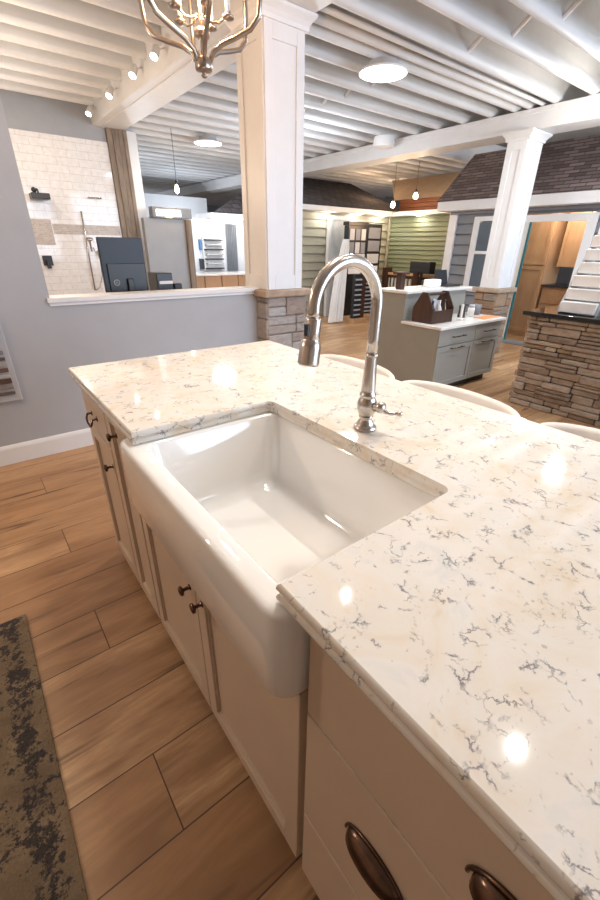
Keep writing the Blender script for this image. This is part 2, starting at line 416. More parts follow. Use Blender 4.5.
def column(x0, x1, y0, y1, zb, zt, lbl, smat, wallcut=None):
    cx, cy = (x0+x1)/2, (y0+y1)/2
    r = thing('column', lbl, 'column', (cx, cy, 0))
    rng = random.Random(int(x0*100))
    st = MB(); e = .035
    st.box(x0-e+.02, x1+e-.02, y0-e+.02, y1+e-.02, 0, zb-.06)
    for face, a0, a1, pl in (('-x', y0-e, y1+e, x0-e), ('-y', x0-e, x1+e, y0-e), ('+x', y0-e, y1+e, x1+e), ('+y', x0-e, x1+e, y1+e)):
        stone_block_wall(st, face, a0, a1, 0, zb-.062, pl, rng, .10, .19, .17, .34, .004, .02, .03)
    st.build('stone_base', smat, r)
    cp = MB().box(x0-e-.045, x1+e+.045, y0-e-.045, y1+e+.045, zb-.06, zb, .012)
    cp.build('cap_stone', M['caststone'], r)
    sh = MB(); sh.box(x0, x1, y0, y1, zb, zt)
    sh.build('shaft', M['white'], r)
    p = MB(); w_ = .075; d = .012   # raised frames on each face, around recessed panels
    zz0, zz1 = zb+.001, zt-.08
    for (s0, s1, pl, sg, ax) in ((x0, x1, y0, -1, 'y'), (x0, x1, y1, 1, 'y'), (y0, y1, x0, -1, 'x'), (y0, y1, x1, 1, 'x')):
        for (a, b_, c, d_) in ((s0, s0+w_, zz0, zz1), (s1-w_, s1, zz0, zz1), (s0+w_, s1-w_, zz0, zz0+.12), (s0+w_, s1-w_, zz1-.12, zz1)):
            lo, hi = sorted((pl, pl+sg*d))
            if ax == 'y': p.box(a, b_, lo, hi, c, d_, .002, seg=1)
            else: p.box(lo, hi, a, b_, c, d_, .002, seg=1)
    p.build('panel_frame', M['white'], r)
    c = MB(); e0 = .014
    L_ = []
    for off, z in ((e0, zt-.10), (e0+.012, zt-.10), (e0+.014, zt-.075), (e0+.03, zt-.05), (e0+.055, zt-.025), (e0+.06, zt-.02), (e0+.06, zt-.001)):
        L_.append([Vector((x0-off, y0-off, z)), Vector((x1+off, y0-off, z)), Vector((x1+off, y1+off, z)), Vector((x0-off, y1+off, z))])
    c.loops(L_); c.build('capital', M['white'], r)
    return r
column(2.21, 2.585, 3.33, 3.70, 1.125, 3.043, 'tall white panelled column on a stone base at the end of the half wall', M['fieldstone'])
column(6.15, 6.52, 3.29, 3.55, .975, 2.828, 'white panelled column on a brown stone base by the glass door', M['brownstone'])

# ------------------------------------------------------------------ island counter
def offs(poly, d):
    n = len(poly); out = []
    for i in range(n):
        p0, p1, p2 = Vector(poly[i-1]), Vector(poly[i]), Vector(poly[(i+1) % n])
        a = (p1-p0).normalized(); b = (p2-p1).normalized()
        na = Vector((-a.y, a.x)); nb = Vector((-b.y, b.x))
        k = na+nb; k /= max(.2, 1+na.dot(nb))
        out.append(p1+k*d)
    return out
YN = -.95; YE = 1.98; XF, XB, XS = .275, 1.313, .749; Y1, Y2 = .409, 1.127
poly = [(XF, YN), (XB, YN), (XB, YE), (XF, YE), (XF, Y2)]
rr = .022
for k in range(6):
    a = math.pi/2*(1-k/5); poly.append((XS-rr+rr*math.cos(a), Y2-rr+rr*math.sin(a)))
for k in range(6):
    a = -math.pi/2*k/5; poly.append((XS-rr+rr*math.cos(a), Y1+rr+rr*math.sin(a)))
poly.append((XF, Y1))
prof = [(.006, 0), (.003, -.002), (.001, -.006), (.000, -.012), (.002, -.0165), (.007, -.019), (.007, -.021), (.002, -.024), (.000, -.030), (.001, -.036), (.004, -.040)]
# sides of the sink notch are plain polished: the groove narrows there
loops = []
for o_, z in prof:
    Lp = offs(poly, o_); Lq = offs(poly, min(o_, .003) if z > -.038 else .003)
    loops.append([Vector((q.x, q.y, ZC+z)) if 5 <= i <= 16 else Vector((p.x, p.y, ZC+z)) for i, (p, q) in enumerate(zip(Lp, Lq))])
ct = MB().loops(loops).build('island_countertop', M['quartz'], origin=(.8, .5, ZC-.04))
smooth_angle(ct, 50)
def flat_caps(ob):
    bm = bmesh.new(); bm.from_mesh(ob.data)
    for f in bm.faces:
        if len(f.verts) > 4:
            f.smooth = False
            for e in f.edges: e.smooth = False
    bm.to_mesh(ob.data); bm.free()
flat_caps(ct)
tag(ct, 'cream quartz island countertop with fine grey veins and a cut-out for the sink', 'countertop')

# ------------------------------------------------------------------ sink
ZR = ZC-.0415
sk = MB()
R = []
for ins, z, r_ in ((.02, ZR-.220, .03), (.006, ZR-.216, .045), (0, ZR-.203, .05), (0, ZR-.016, .05), (.003, ZR-.006, .048), (.009, ZR-.001, .044), (.016, ZR, .04)):
    R.append(rrect(.250+ins, .79-ins, .366+ins, 1.222-ins, r_, z))
for ins, z, r_ in ((-.006, ZR, .04), (-.001, ZR-.002, .037), (.004, ZR-.008, .034), (.016, ZR-.20, .05), (.024, ZR-.232, .055), (.044, ZR-.252, .05), (.085, ZR-.258, .03)):
    R.append(rrect(.302+ins, .757-ins, .415+ins, 1.118-ins, max(r_, .02), z))
# the apron skirt is shallow; the bowl hangs deeper inside the cabinet
sk.loops(R, cap0=False)
sk.loops([rrect(.296, .775, .40, 1.135, .06, ZR-.219), rrect(.300, .771, .404, 1.131, .06, ZR-.25), rrect(.33, .74, .435, 1.10, .05, ZR-.27)], cap0=False)
so = sk.build('farmhouse_sink', M['fireclay'], origin=(.52, .77, ZR-.26))
smooth_angle(so, 60)
tag(so, 'white fireclay farmhouse sink with rounded apron front set into the island', 'sink')

# ------------------------------------------------------------------ faucet
fx, fy = .842, .765
fa = thing('faucet', 'brushed nickel gooseneck kitchen faucet standing behind the sink', 'faucet', (fx, fy, ZC))
MB().lathe([(.002,0),(.033,0),(.034,.004),(.031,.010),(.026,.014),(.024,.017),(.0235,.022),(.0185,.028),(.0175,.034),(.0205,.037),(.0205,.041)], (fx,fy,ZC+.0005), seg=32).build('base_flange', M['brushed'], fa, True)
MB().lathe([(.019,.041),(.022,.046),(.0275,.060),(.029,.072),(.0275,.084),(.022,.095),(.0205,.099),(.0235,.102),(.0235,.107),(.0200,.110),(.0205,.120),(.0190,.150),(.0172,.185),(.0165,.215),(.0165,.216)], (fx,fy,ZC), seg=32).build('body', M['brushed'], fa, True)
pts = [(fx, fy, ZC+.216), (fx+.002, fy, ZC+.26), (fx+.003, fy, 1.35)]
rc = .106; cx = fx+.003-rc
for k in range(1, 25):
    a = math.radians(188*k/24); pts.append((cx+rc*math.cos(a), fy, 1.352+rc*math.sin(a)))
MB().tube(pts, .0155, 20).build('spout_neck', M['brushed'], fa, True)
MB().lathe([(.0165,0),(.0182,.002),(.0182,.006),(.0160,.008)], (fx+.001,fy,ZC+.214), seg=24).build('neck_ring', M['brushed'], fa, True)
e = Vector(pts[-1]); dr = Vector((-.13, 0, -.99)).normalized()
MB().lathe([(.015,-.002),(.0185,.0),(.019,.004),(.0195,.030),(.0205,.046),(.0195,.048),(.0225,.051),(.0255,.068),(.0262,.100),(.0268,.104),(.0255,.108),(.022,.108),(.020,.103)], e, dr, 28).build('spray_head', M['brushed'], fa, True)
bt = MB(); q = e+dr*.026+Vector((-.020, -.004, .002)); bt.box(q.x-.004, q.x+.004, q.y-.007, q.y+.007, q.z-.014, q.z+.014, .002)
lab(bt.build('spray_button', M['black'], fa), 'dark spray button')
h = MB(); h.lathe([(.012,0),(.014,.003),(.013,.012),(.016,.016),(.017,.024),(.013,.032),(.004,.035)], (fx+.004, fy-.024, ZC+.074), (.25,-1,.12), 20)
h.tube([(fx+.012, fy-.05, ZC+.074), (fx+.018, fy-.060, ZC+.064), (fx+.022, fy-.075, ZC+.064), (fx+.028, fy-.095, ZC+.070)], [.006,.0055,.0045,.004], 12)
h.lathe([(.003,0),(.0075,.003),(.0085,.007),(.0065,.012),(.002,.014)], (fx+.027, fy-.092, ZC+.069), (.25,-1,.2), 16)
h.build('handle', M['brushed'], fa, True)

# ------------------------------------------------------------------ island cabinets
def shaker(y0, y1, z0, z1, x=FX, stile=.052, t=.022, b=None):
    b = b or MB(); xb = x+t
    b.box(x, xb, y0, y0+stile, z0, z1, .0015, seg=1); b.box(x, xb, y1-stile, y1, z0, z1, .0015, seg=1)
    b.box(x, xb, y0+stile, y1-stile, z0, z0+stile, .0015, seg=1); b.box(x, xb, y0+stile, y1-stile, z1-stile, z1, .0015, seg=1)
    b.box(x+.012, xb-.001, y0+stile-.001, y1-stile+.001, z0+stile-.001, z1-stile+.001)
    # small inner bead
    for (c0, c1, d0, d1) in ((y0+stile, y0+stile+.006, z0+stile, z1-stile), (y1-stile-.006, y1-stile, z0+stile, z1-stile), (y0+stile, y1-stile, z0+stile, z0+stile+.006), (y0+stile, y1-stile, z1-stile-.006, z1-stile)):
        b.box(x+.006, xb-.002, c0, c1, d0, d1)
    return b
def knob(y, z, parent, x=FX):
    return lab(MB().lathe([(.010,0),(.010,.002),(.0055,.004),(.005,.018),(.008,.021),(.0145,.024),(.0155,.028),(.013,.032),(.004,.034)], (x,y,z), (-1,0,0), 18).build('knob', M['bronze'], parent, True), 'dark bronze knob')
def cup_pull(y, z, parent, x=FX, hw=.060, pr=.027, ht=.036):
    b = MB(); n, m_ = 18, 8; rings = []
    for sc in (1.0, .90):
        g = []
        for j in range(m_+1):
            th = math.pi/2*j/m_      # 0: at the bottom lip (max protrusion), pi/2: at the top
            g.append([Vector((x-.002-pr*sc*math.cos(th)*math.sin(math.pi*i/n)**.7, y-hw*sc*math.cos(math.pi*i/n), z-ht*.5+ht*sc*math.sin(th)*(math.sin(math.pi*i/n)**.5 if 0 < i < n else .0))) for i in range(n+1)])
        rings.append(g)
    b.loops(rings[0], False, False, closed=False)
    b.loops(list(reversed(rings[1])), False, False, closed=False)
    # lip joining shells
    for a in (0,):
        b.loops([rings[0][0], rings[1][0]], False, False, closed=False)
    # flange around the shell
    fl = [Vector((x-.001, y-(hw+.006)*math.cos(math.pi*i/n), z-ht*.5+(ht+.007)*math.sin(math.pi*i/n))) for i in range(n+1)]
    fl2 = [Vector((x-.004, p.y, p.z)) for p in fl]
    b.tube([p+Vector((-.002,0,0)) for p in fl], .0032, 8)
    return lab(b.build('cup_pull', M['bronze'], parent, True), 'dark bronze cup pull')
def carcass(y0, y1, root, x1=.90, z1=ZC-.041, hollow=False):
    b = MB(); x0 = FX+.023
    b.box(x0, x1, y0, y0+.018, .045, z1); b.box(x0, x1, y1-.018, y1, .045, z1)
    b.box(x0, x1, y0+.018, y1-.018, .045, .065); b.box(x1-.012, x1, y0+.018, y1-.018, .065, z1)
    if not hollow: b.box(x0, x0+.03, y0+.018, y1-.018, .065, z1)
    else:
        b.box(x0, x0+.02, y0+.018, y1-.018, .065, .74)
    b.build('cabinet_body', M['cream'], root)
    MB().box(x0+.03, x1-.03, y0+.001, y1-.001, 0, .045).build('plinth', M['darkwood'], root)
# nearest: three wide drawers
ca = thing('drawer_cabinet', 'cream island cabinet of three wide slab drawers nearest the camera', 'cabinet', (.6, -.05, 0))
carcass(-.92, .362, ca)
for z0, z1, pulls in ((.712, ZC-.052, ((-.022, .832), (-.64, .832))), (.342, .706, ((.165, .556), (-.64, .556))), (.052, .336, ((.162, .20), (-.62, .20)))):
    d = MB().box(FX, FX+.022, -.918, .356, z0, z1, .003).build('drawer', M['cream'], ca)
    for (y, z) in pulls: cup_pull(y, z, d)
# sink base: two doors under the apron
cb = thing('sink_base_cabinet', 'cream sink cabinet with two panelled doors below the white apron', 'cabinet', (.6, .84, 0))
carcass(.368, 1.33, cb, hollow=True)
dA = shaker(.378, .862, .055, ZR-.236).build('door', M['cream'], cb); knob(.825, .585, dA)
dB = shaker(.868, 1.322, .055, ZR-.236).build('door', M['cream'], cb); knob(.905, .585, dB)
# narrow pull-out
cc = thing('narrow_cabinet', 'slim cream pull-out cabinet between the sink base and the end cabinet', 'cabinet', (.6, 1.46, 0))
carcass(1.334, 1.592, cc)
d = shaker(1.338, 1.588, .055, ZC-.052, stile=.055).build('door', M['cream'], cc); knob(1.452, .872, d)
# end cabinet: drawer over door
cd = thing('end_cabinet', 'cream end cabinet with one drawer above one door, by the half wall', 'cabinet', (.6, 1.78, 0))
carcass(1.596, 1.958, cd)
d = MB().box(FX, FX+.022, 1.60, 1.954, .765, ZC-.052, .003).build('drawer', M['cream'], cd)
bp = MB()
bp.lathe([(.012,0),(.012,.002),(.005,.004),(.005,.02)], (FX, 1.83, .84), (-1,0,0), 12); bp.lathe([(.012,0),(.012,.002),(.005,.004),(.005,.02)], (FX, 1.745, .84), (-1,0,0), 12)
bp.tube([(FX-.018, 1.83, .84), (FX-.024, 1.832, .82), (FX-.026, 1.815, .806), (FX-.026, 1.787, .802), (FX-.026, 1.76, .806), (FX-.024, 1.743, .82), (FX-.018, 1.745, .84)], .0042, 8)
lab(bp.build('bail_pull', M['bronze'], d, True), 'dark bronze bail pull')
d = shaker(1.60, 1.954, .055, .759).build('door', M['cream'], cd); knob(1.628, .67, d)
pn = MB(); pn.box(.904, 1.02, -.92, 1.958, 0, ZC-.042, .002); 
for k in range(5): pn.box(1.02, 1.032, -.90+.57*k, -.90+.57*k+.52, .10, .90, .004)
o = pn.build('island_back_panel', M['cream'], origin=(.96, .5, 0))
tag(o, 'cream panelled back of the island on the stool side', 'panel')

# ------------------------------------------------------------------ rug
o = MB().box(-1.35, -.148, -.9, 1.765, .001, .013, .003).build('area_rug', M['rug'], origin=(-.7, .4, 0))
tag(o, 'distressed black and taupe area rug on the plank floor', 'rug')

# ------------------------------------------------------------------ stools
def stool(yc, label, first=None):
    if first: return dup(first, off=(0, yc-first.location.y, 0), label=label)
    x0 = 1.46
    r = thing('counter_stool', label, 'stool', (x0+.1, yc, 0), 'counter stools along the back of the island')
    n = 24; depth, hw = .12, .282
    def arc(i, ins, z):
        a = math.pi*i/n
        return Vector((x0+(depth-ins)*math.sin(a)**.8 if 0 < i < n else x0, yc-(hw-ins)*math.cos(a), z))
    b = MB(); rings = []
    for ins, z in ((.0, .70), (-.004, .80), (-.004, .905), (.000, .925), (.010, .935), (.020, .932), (.028, .92), (.032, .80), (.032, .70)):
        rings.append([arc(i, ins, z + .022*math.sin(math.pi*i/n)**.6 * (1 if z > .9 else 0)) for i in range(n+1)])
    n2 = len(rings)
    # close into a solid strip
    for i in range(n2): pass
    vv = [[b.bm.verts.new(p) for p in rg] for rg in rings]
    for i in range(n):
        for j in range(n2):
            k = (j+1) % n2
            b.bm.faces.new((vv[j][i], vv[j][i+1], vv[k][i+1], vv[k][i]))
    b.bm.faces.new([vv[j][0] for j in range(n2)]); b.bm.faces.new([vv[j][n] for j in reversed(range(n2))])
    smooth_angle(b.build('backrest', M['stool'], r), 45)
    s_ = MB(); s_.box(x0-.24, x0+.05, yc-.21, yc+.21, .64, .70, .025); lab(s_.build('seat', M['fabric'], r), 'linen covered seat')
    for sx in (-1, 1):
        for sy in (-1, 1):
            MB().tube([(x0-.09+sx*.13, yc+sy*.17, .65), (x0-.09+sx*.16, yc+sy*.20, .0)], [.02, .015], 10).build('leg', M['stool'], r, True)
    for sy in (-1, 1):
        MB().tube([(x0+.03, yc+sy*.19, .64), (x0+.075, yc+sy*.215, .74)], .014, 8).build('back_post', M['stool'], r, True)
    MB().tube([(x0-.21, yc-.185, .22), (x0-.21, yc+.185, .22)], .011, 8).build('footrest', M['stool'], r, True)
    return r
st0 = stool(.878, 'white curved-back counter stool tucked in at the middle of the island back')
stool(1.478, 'white curved-back counter stool behind the faucet, farthest along the island', st0)
stool(.265, 'white curved-back counter stool nearest the right edge, in front of the stone desk', st0)

# ------------------------------------------------------------------ sample board on the left wall
pb = thing('sample_board', 'framed board of grey and brown horizontal strips on the left wall', 'sample board', (-.05, WY0, .49))
MB().box(-.32, .150, WY0-.018, WY0, .47, 1.02, .003).build('backing_board', M['ltgrey'], pb)
cols = [(.10,.10,.11), (.30,.30,.31), (.06,.06,.065), (.45,.45,.45), (.22,.20,.20), (.10,.08,.075), (.35,.33,.31), (.15,.08,.06), (.42,.40,.38), (.10,.06,.045), (.25,.20,.17), (.12,.10,.09)]
zz = .52
for i, c in enumerate(reversed(cols)):
    hh = .022+.012*((i*7) % 3)/2
    MB().box(-.29, .118, WY0-.034, WY0-.018, zz, zz+hh, .003).build('sample_strip', paint('strip_finish', c, .4), pb)
    zz += .040

# ------------------------------------------------------------------ chandelier
cxh, cyh = 1.240, 2.4
ch = thing('chandelier', 'open cage chandelier in aged nickel with candle bulbs, top left', 'chandelier', (cxh, cyh, 2.30))
MB().lathe([(.002,0),(.012,.004),(.017,.012),(.010,.018),(.024,.024),(.040,.028),(.043,.034),(.043,.070),(.037,.076),(.014,.080),(.009,.10),(.009,.85)], (cxh,cyh,2.228), seg=20).build('stem', M['nickel'], ch, True)
for k in range(6):
    a = math.radians(12+60*k)
    prof_ = [(.034, 2.29), (.055, 2.325), (.10, 2.352), (.17, 2.372), (.245, 2.398), (.285, 2.44), (.295, 2.52), (.293, 2.70), (.262, 2.80), (.20, 2.90), (.10, 2.97), (.015, 3.0)]
    P = []
    for i in range(len(prof_)-1):
        for t_ in (0, .5):
            P.append((prof_[i][0]*(1-t_)+prof_[i+1][0]*t_, prof_[i][1]*(1-t_)+prof_[i+1][1]*t_))
    P.append(prof_[-1])
    MB().tube([(cxh+r_*math.cos(a), cyh+r_*math.sin(a), z_) for r_, z_ in P], .0115, 10).build('cage_arm', M['nickel'], ch, True)
MB().lathe([(.008,0),(.036,.004),(.039,.01),(.034,.034),(.01,.036)], (cxh,cyh,2.375), seg=16).build('inner_hub', M['nickel'], ch, True)
for k in range(5):
    a = math.radians(40+72*k); ux, uy = math.cos(a), math.sin(a)
    ar = MB().tube([(cxh+r_*ux, cyh+r_*uy, z_) for r_, z_ in ((.02,2.455),(.05,2.438),(.085,2.436),(.115,2.455),(.127,2.49),(.13,2.515))], .0055, 8)
    ar.lathe([(.006,0),(.026,.006),(.03,.014),(.028,.018),(.014,.02),(.013,.032)], (cxh+.13*ux, cyh+.13*uy, 2.445), seg=14)
    am = ar.build('candle_arm', M['nickel'], ch, True)
    lab(MB().lathe([(.011,0),(.011,.085),(.008,.087)], (cxh+.13*ux, cyh+.13*uy, 2.475), seg=12).build('candle_sleeve', M['white'], am, True), 'white candle sleeve')
    lab(MB().lathe([(.006,0),(.013,.016),(.0145,.028),(.010,.048),(.003,.066)], (cxh+.13*ux, cyh+.13*uy, 2.562), seg=12).build('candle_bulb', M['candle'], am, True), 'glowing flame-shaped bulb')
ch_rod = MB().tube([(cxh,cyh,3.0),(cxh,cyh,3.28)], .006, 8).build('hanging_rod', M['nickel'], ch, True)

# ------------------------------------------------------------------ ceiling lights
def disc_light(x, y, label, z=2.97, r=.15):
    d = thing('ceiling_disc_light', label, 'ceiling light', (x, y, z), 'round ceiling lights')
    MB().lathe([(r*.6,.085),(r*.62,.03),(r*.98,.022),(r,.016),(r,.004),(r*.97,0),(r*.96,.004)], (x,y,z), seg=36).build('housing', M['white'], d, True)
    lab(MB().lathe([(.001,-.001),(r*.5,-.006),(r*.9,-.002),(r*.95,.003)], (x,y,z), seg=36).build('diffuser', M['disc'], d, True), 'glowing round diffuser')
    MB().tube([(x,y,z+.08),(x,y,z+.5)], .012, 8).build('mount', M['white'], d)
    la = bpy.data.lights.new('disc_lamp', 'AREA'); la.shape = 'DISK'; la.size = r*1.9; la.energy = 26; la.color = (.88, .94, 1)
    lo = bpy.data.objects.new('disc_lamp', la); COL.objects.link(lo); lo.parent = d; lo.location = (0, 0, -.02)
    return d
disc_light(3.745, 3.584, 'larger round white ceiling light glowing right of the tall column', r=.235)
disc_light(3.853, 7.50, 'round white ceiling light glowing left of the tall column', r=.23)
disc_light(5.16, 1.55, 'round ceiling light out of view above the stone desk', r=.08)
def lamp(name, x, y, z, e, c, size=.04, kind='POINT', rot=None, sy=None):
    la = bpy.data.lights.new(name, kind); la.energy = e; la.color = c
    if kind == 'POINT': la.shadow_soft_size = size
    if kind == 'AREA':
        la.shape = 'RECTANGLE'; la.size = size; la.size_y = sy or size
    if kind == 'SPOT': la.shadow_soft_size = size; la.spot_size = math.radians(110); la.spot_blend = .6
    lo = bpy.data.objects.new(name, la); COL.objects.link(lo); lo.location = (x, y, z)
    if rot: lo.rotation_euler = rot
    return lo

o = MB().lathe([(.16,.10),(.17,.0),(.16,-.03),(.05,-.035)], (5.95,5.55,2.95), seg=24).build('ceiling_speaker', M['white'], origin=(5.95,5.55,2.9)); smooth_angle(o, 40); tag(o, 'small round white ceiling fitting just in front of the long beam', 'ceiling fitting')
# track spots along the left beam
for i, (y, nm) in enumerate(((5.02, 'nearest of four'), (5.66, 'second of four'), (6.54, 'third of four'), (7.55, 'farthest of four'))):
    s = thing('spotlight', 'small white spotlight on the left beam, '+nm+' towards the tiled wall', 'spotlight', (2.10, y, 3.10), 'spotlights along the left beam')
    d_ = Vector((-.45, -.35, -.75)).normalized(); o_ = Vector((2.10, y, 3.17))
    MB().lathe([(.02,-.03),(.035,0),(.04,.10),(.037,.105),(.034,.10)], o_, d_, 16).build('lamp_head', M['white'], s, True)
    lab(MB().lathe([(.001,.0),(.033,.001),(.033,.006),(.001,.008)], o_+d_*.098, d_, 16).build('lens', M['spotglow'], s, True), 'glowing lens')
    MB().tube([o_+d_*.02, (2.183, y, 3.19)], .008, 6).build('bracket', M['white'], s)
# ------------------------------------------------------------------ shower wall
struct(MB().box(-3.0, 2.36, 7.90, 8.05, 0, 2.86).build('wall_shower', M['tile']))
struct(MB().box(-3.0, 2.36, 7.92, 8.05, 2.861, 3.62).build('wall_shower_top', M['wallgrey']))
ms = MB().box(1.36, 2.34, 7.892, 7.900, 1.60, 1.735); struct(ms.build('trim_2', M['mosaic']))
ni = MB()
ni.box(1.06, 1.345, 7.885, 7.900, 1.45, 1.79); struct(ni.build('trim_3', M['mosaic']))
wp = MB()
for k, (a, b_) in enumerate(((2.365, 2.44), (2.443, 2.53), (2.533, 2.60), (2.603, 2.66))): wp.box(a, b_, 7.86-.006*(k % 2), 7.88, 0, 3.04, .003)
wp.box(2.365, 2.66, 7.88, 8.04, 0, 3.04)
struct(wp.build('wall_post', M['rustic']))
struct(MB().box(2.662, 2.81, 7.87, 8.05, 0, 3.04, .004).build('trim_4', M['white']))
# shower fittings
s = thing('rain_shower', 'black rain shower head on a short arm on the tiled wall', 'shower head', (1.2, 7.9, 2.05))
MB().tube([(1.22, 7.895, 2.16), (1.22, 7.82, 2.165), (1.235, 7.72, 2.155), (1.24, 7.70, 2.11)], .013, 8).build('arm', M['black'], s, True)
MB().lathe([(.035,0),(.035,.006),(.014,.012)], (1.22,7.900,2.16), (0,-1,0), 14).build('flange', M['black'], s, True)
MB().box(1.13, 1.36, 7.58, 7.82, 2.03, 2.105, .008).build('head', M['black'], s)
s = thing('shower_valve', 'small square black shower valve below the wall niche', 'shower valve', (1.18, 7.9, 1.2))
MB().box(1.12, 1.25, 7.875, 7.90, 1.16, 1.30, .006).build('plate', M['black'], s); MB().box(1.16, 1.21, 7.82, 7.874, 1.12, 1.25, .006).build('lever', M['black'], s)
s = thing('shelf_bar', 'slim chrome shelf bar high on the white tile wall', 'shelf bar', (2.0, 7.9, 2.1))
MB().tube([(1.93, 7.84, 2.11), (2.12, 7.84, 2.11)], .012, 8).build('bar', M['brushed'], s, True)
for x in (1.94, 2.11): MB().tube([(x, 7.84, 2.11), (x, 7.900, 2.11)], .01, 8).build('bracket', M['brushed'], s, True)
s = thing('hand_shower', 'chrome hand shower on a slide bar against white tile', 'hand shower', (1.78, 7.9, .8))
MB().tube([(1.79, 7.85, 1.92), (1.77, 7.85, .78)], .012, 8).build('slide_bar', M['brushed'], s, True)
MB().lathe([(.012,0),(.014,.10),(.02,.16),(.05,.18),(.05,.20),(.01,.205)], (1.83,7.83,1.36), (-.1,-.35,.9), 14).build('handset', M['brushed'], s, True)
MB().tube([(1.86, 7.84, 1.42), (1.93, 7.83, 1.25), (1.92, 7.83, 1.0), (1.85, 7.84, .82), (1.79, 7.86, .78)], .008, 8).build('hose', M['brushed'], s, True)
MB().lathe([(.05,0),(.055,.01),(.035,.03),(.03,.06),(.01,.065)], (1.96,7.900,1.33), (0,-1,0), 18).build('control_dial', M['brushed'], s, True)

# ------------------------------------------------------------------ behind the half wall: desk, monitor
o = thing('reception_desk', 'grey desk behind the half wall carrying the monitor', 'desk', (1.3, 4.0, 0))
MB().box(.75, 1.95, 3.68, 4.35, .90, .935, .004).build('desktop', M['ltgrey'], o)
for x in (.78, 1.88): MB().box(x, x+.04, 3.72, 4.31, 0, .90).build('side_panel', M['ltgrey'], o)
m_ = thing('monitor', 'large black monitor seen from behind above the half wall', 'monitor', (1.13, 3.95, .935))
MB().box(.962, 1.318, 3.885, 3.92, 1.10, 1.53, .006).build('screen_back', M['monitor'], m_)
bx = MB().box(1.0, 1.31, 3.872, 3.884, 1.12, 1.335, .004); bx.build('rear_housing', M['black'], m_)
rg = MB(); n = 28
rg.tube([(1.055+.021*math.cos(2*math.pi*k/n), 3.868, 1.190+.021*math.sin(2*math.pi*k/n)) for k in range(n+1)], .003, 6)
for dx, dz in ((-.006, 0), (.006, 0)): rg.box(1.055+dx-.002, 1.055+dx+.002, 3.866, 3.870, 1.178, 1.202)
rg.box(1.049, 1.061, 3.866, 3.870, 1.188, 1.192)
lab(rg.build('badge', M['ltgrey'], m_, True), 'round pale emblem')
MB().box(1.14, 1.19, 3.845, 3.871, .96, 1.22, .006).build('stand_neck', M['black'], m_)
MB().box(1.05, 1.28, 3.76, 3.95, .9355, .955, .006).build('stand_base', M['black'], m_)
m_ = thing('desk_organizer', 'black desk tray holding a white sheet beside the monitor', 'desk tray', (1.48, 3.95, .935))
MB().box(1.40, 1.545, 3.88, 4.10, .936, 1.255, .006).build('tray_box', M['black'], m_)
lab(MB().box(1.42, 1.54, 3.872, 3.879, 1.165, 1.19).build('paper_sheet', M['paper'], m_), 'white sheet')
MB().box(1.555, 1.63, 3.88, 4.05, .936, 1.165, .01).build('side_box', M['black'], m_)

# ------------------------------------------------------------------ left background: booth, counter, white wall
struct(MB().box(2.66, 3.36, 7.62, 7.74, 0, 1.865).build('wall_booth', M['wallgrey']))
struct(MB().box(3.36, 3.46, 7.55, 7.80, 0, 1.86, .004).build('trim_5', M['rustic']))
sg = thing('lit_sign', 'bright backlit sign band over the grey booth', 'sign', (3.06, 7.6, 1.87))
MB().box(2.80, 3.48, 7.56, 7.72, 1.87, 2.03, .004).build('sign_box', M['siding_grey'], sg)
lt = MB(); rng = random.Random(3); x = 2.86
while x < 3.26:
    w_ = rng.uniform(.022, .04); lt.box(x, x+w_-.006, 7.548, 7.559, 1.90, 1.99, .002, seg=1); x += w_
lab(lt.build('lit_band', M['sign'], sg), 'glowing white band')
MB().box(3.02, 3.12, 7.546, 7.558, 1.875, 1.893).build('lit_accent', M['signy'], sg)
struct(MB().box(3.2, 5.6, 8.75, 8.87, 0, 1.945).build('wall_display', M['wallwhite']))
struct(MB().box(4.3, 6.0, 8.47, 9.2, 1.95, 2.055, .006).build('trim_6', M['white']))
sl = MB(); sl.loops([[Vector((4.36, 8.45, 2.06)), Vector((5.9, 8.45, 2.06)), Vector((5.9, 8.55, 2.06)), Vector((4.4, 8.55, 2.06))], [Vector((5.75, 9.3, 2.66)), Vector((5.9, 9.3, 2.66)), Vector((5.9, 9.4, 2.66)), Vector((5.75, 9.4, 2.66))]])
struct(sl.build('roof_canopy', M['shingleX']))
struct(MB().box(4.2, 6.0, 12.0, 12.1, 0, 2.62).build('wall_white', M['wallwhite']))
cn = thing('service_counter', 'wood-fronted service counter with a white top beyond the half wall', 'counter', (4.4, 8.2, 0))
MB().box(3.40, 5.3, 7.9, 8.45, .94, .975, .004).build('top', M['whitetop'], cn)
for k in range(5): MB().box(3.44+.37*k, 3.44+.37*k+.355, 7.93, 8.42, 0, .938, .006).build('front_panel', M['oak'], cn)
rk = thing('wall_rack', 'white wall rack with rows of dark samples beyond the service counter', 'rack', (4.5, 8.7, 1.0))
MB().box(4.19, 4.66, 8.715, 8.748, .98, 1.66, .004).build('back_board', M['paper'], rk)
for k in range(7): MB().box(4.22+.02*(k % 2), 4.62, 8.62, 8.714, 1.02+.09*k, 1.045+.09*k, .003).build('rack_shelf', M['ltgrey'] if k % 2 else M['black'], rk)
o = MB().box(4.12, 4.17, 8.70, 8.748, 1.38, 1.58, .004).build('wall_poster', paint('blue_card', (.10,.22,.42), .5), origin=(4.14, 8.72, 1.4)); tag(o, 'small blue card on the white wall left of the sample rack', 'card')
o = MB().box(4.10, 4.17, 8.64, 8.748, 1.02, 1.22, .008).build('wall_box', M['black'], origin=(4.14, 8.7, 1.02)); tag(o, 'dark box on the white wall below the blue card', 'box')
cu = MB(); Lc = []
for z in (.98, 1.88):
    Lc.append([Vector((4.74+.26*i/24, 8.70+.018*math.sin(i*1.6), z)) for i in range(25)]+[Vector((4.74+.26*i/24, 8.715+.018*math.sin(i*1.6), z)) for i in reversed(range(25))])
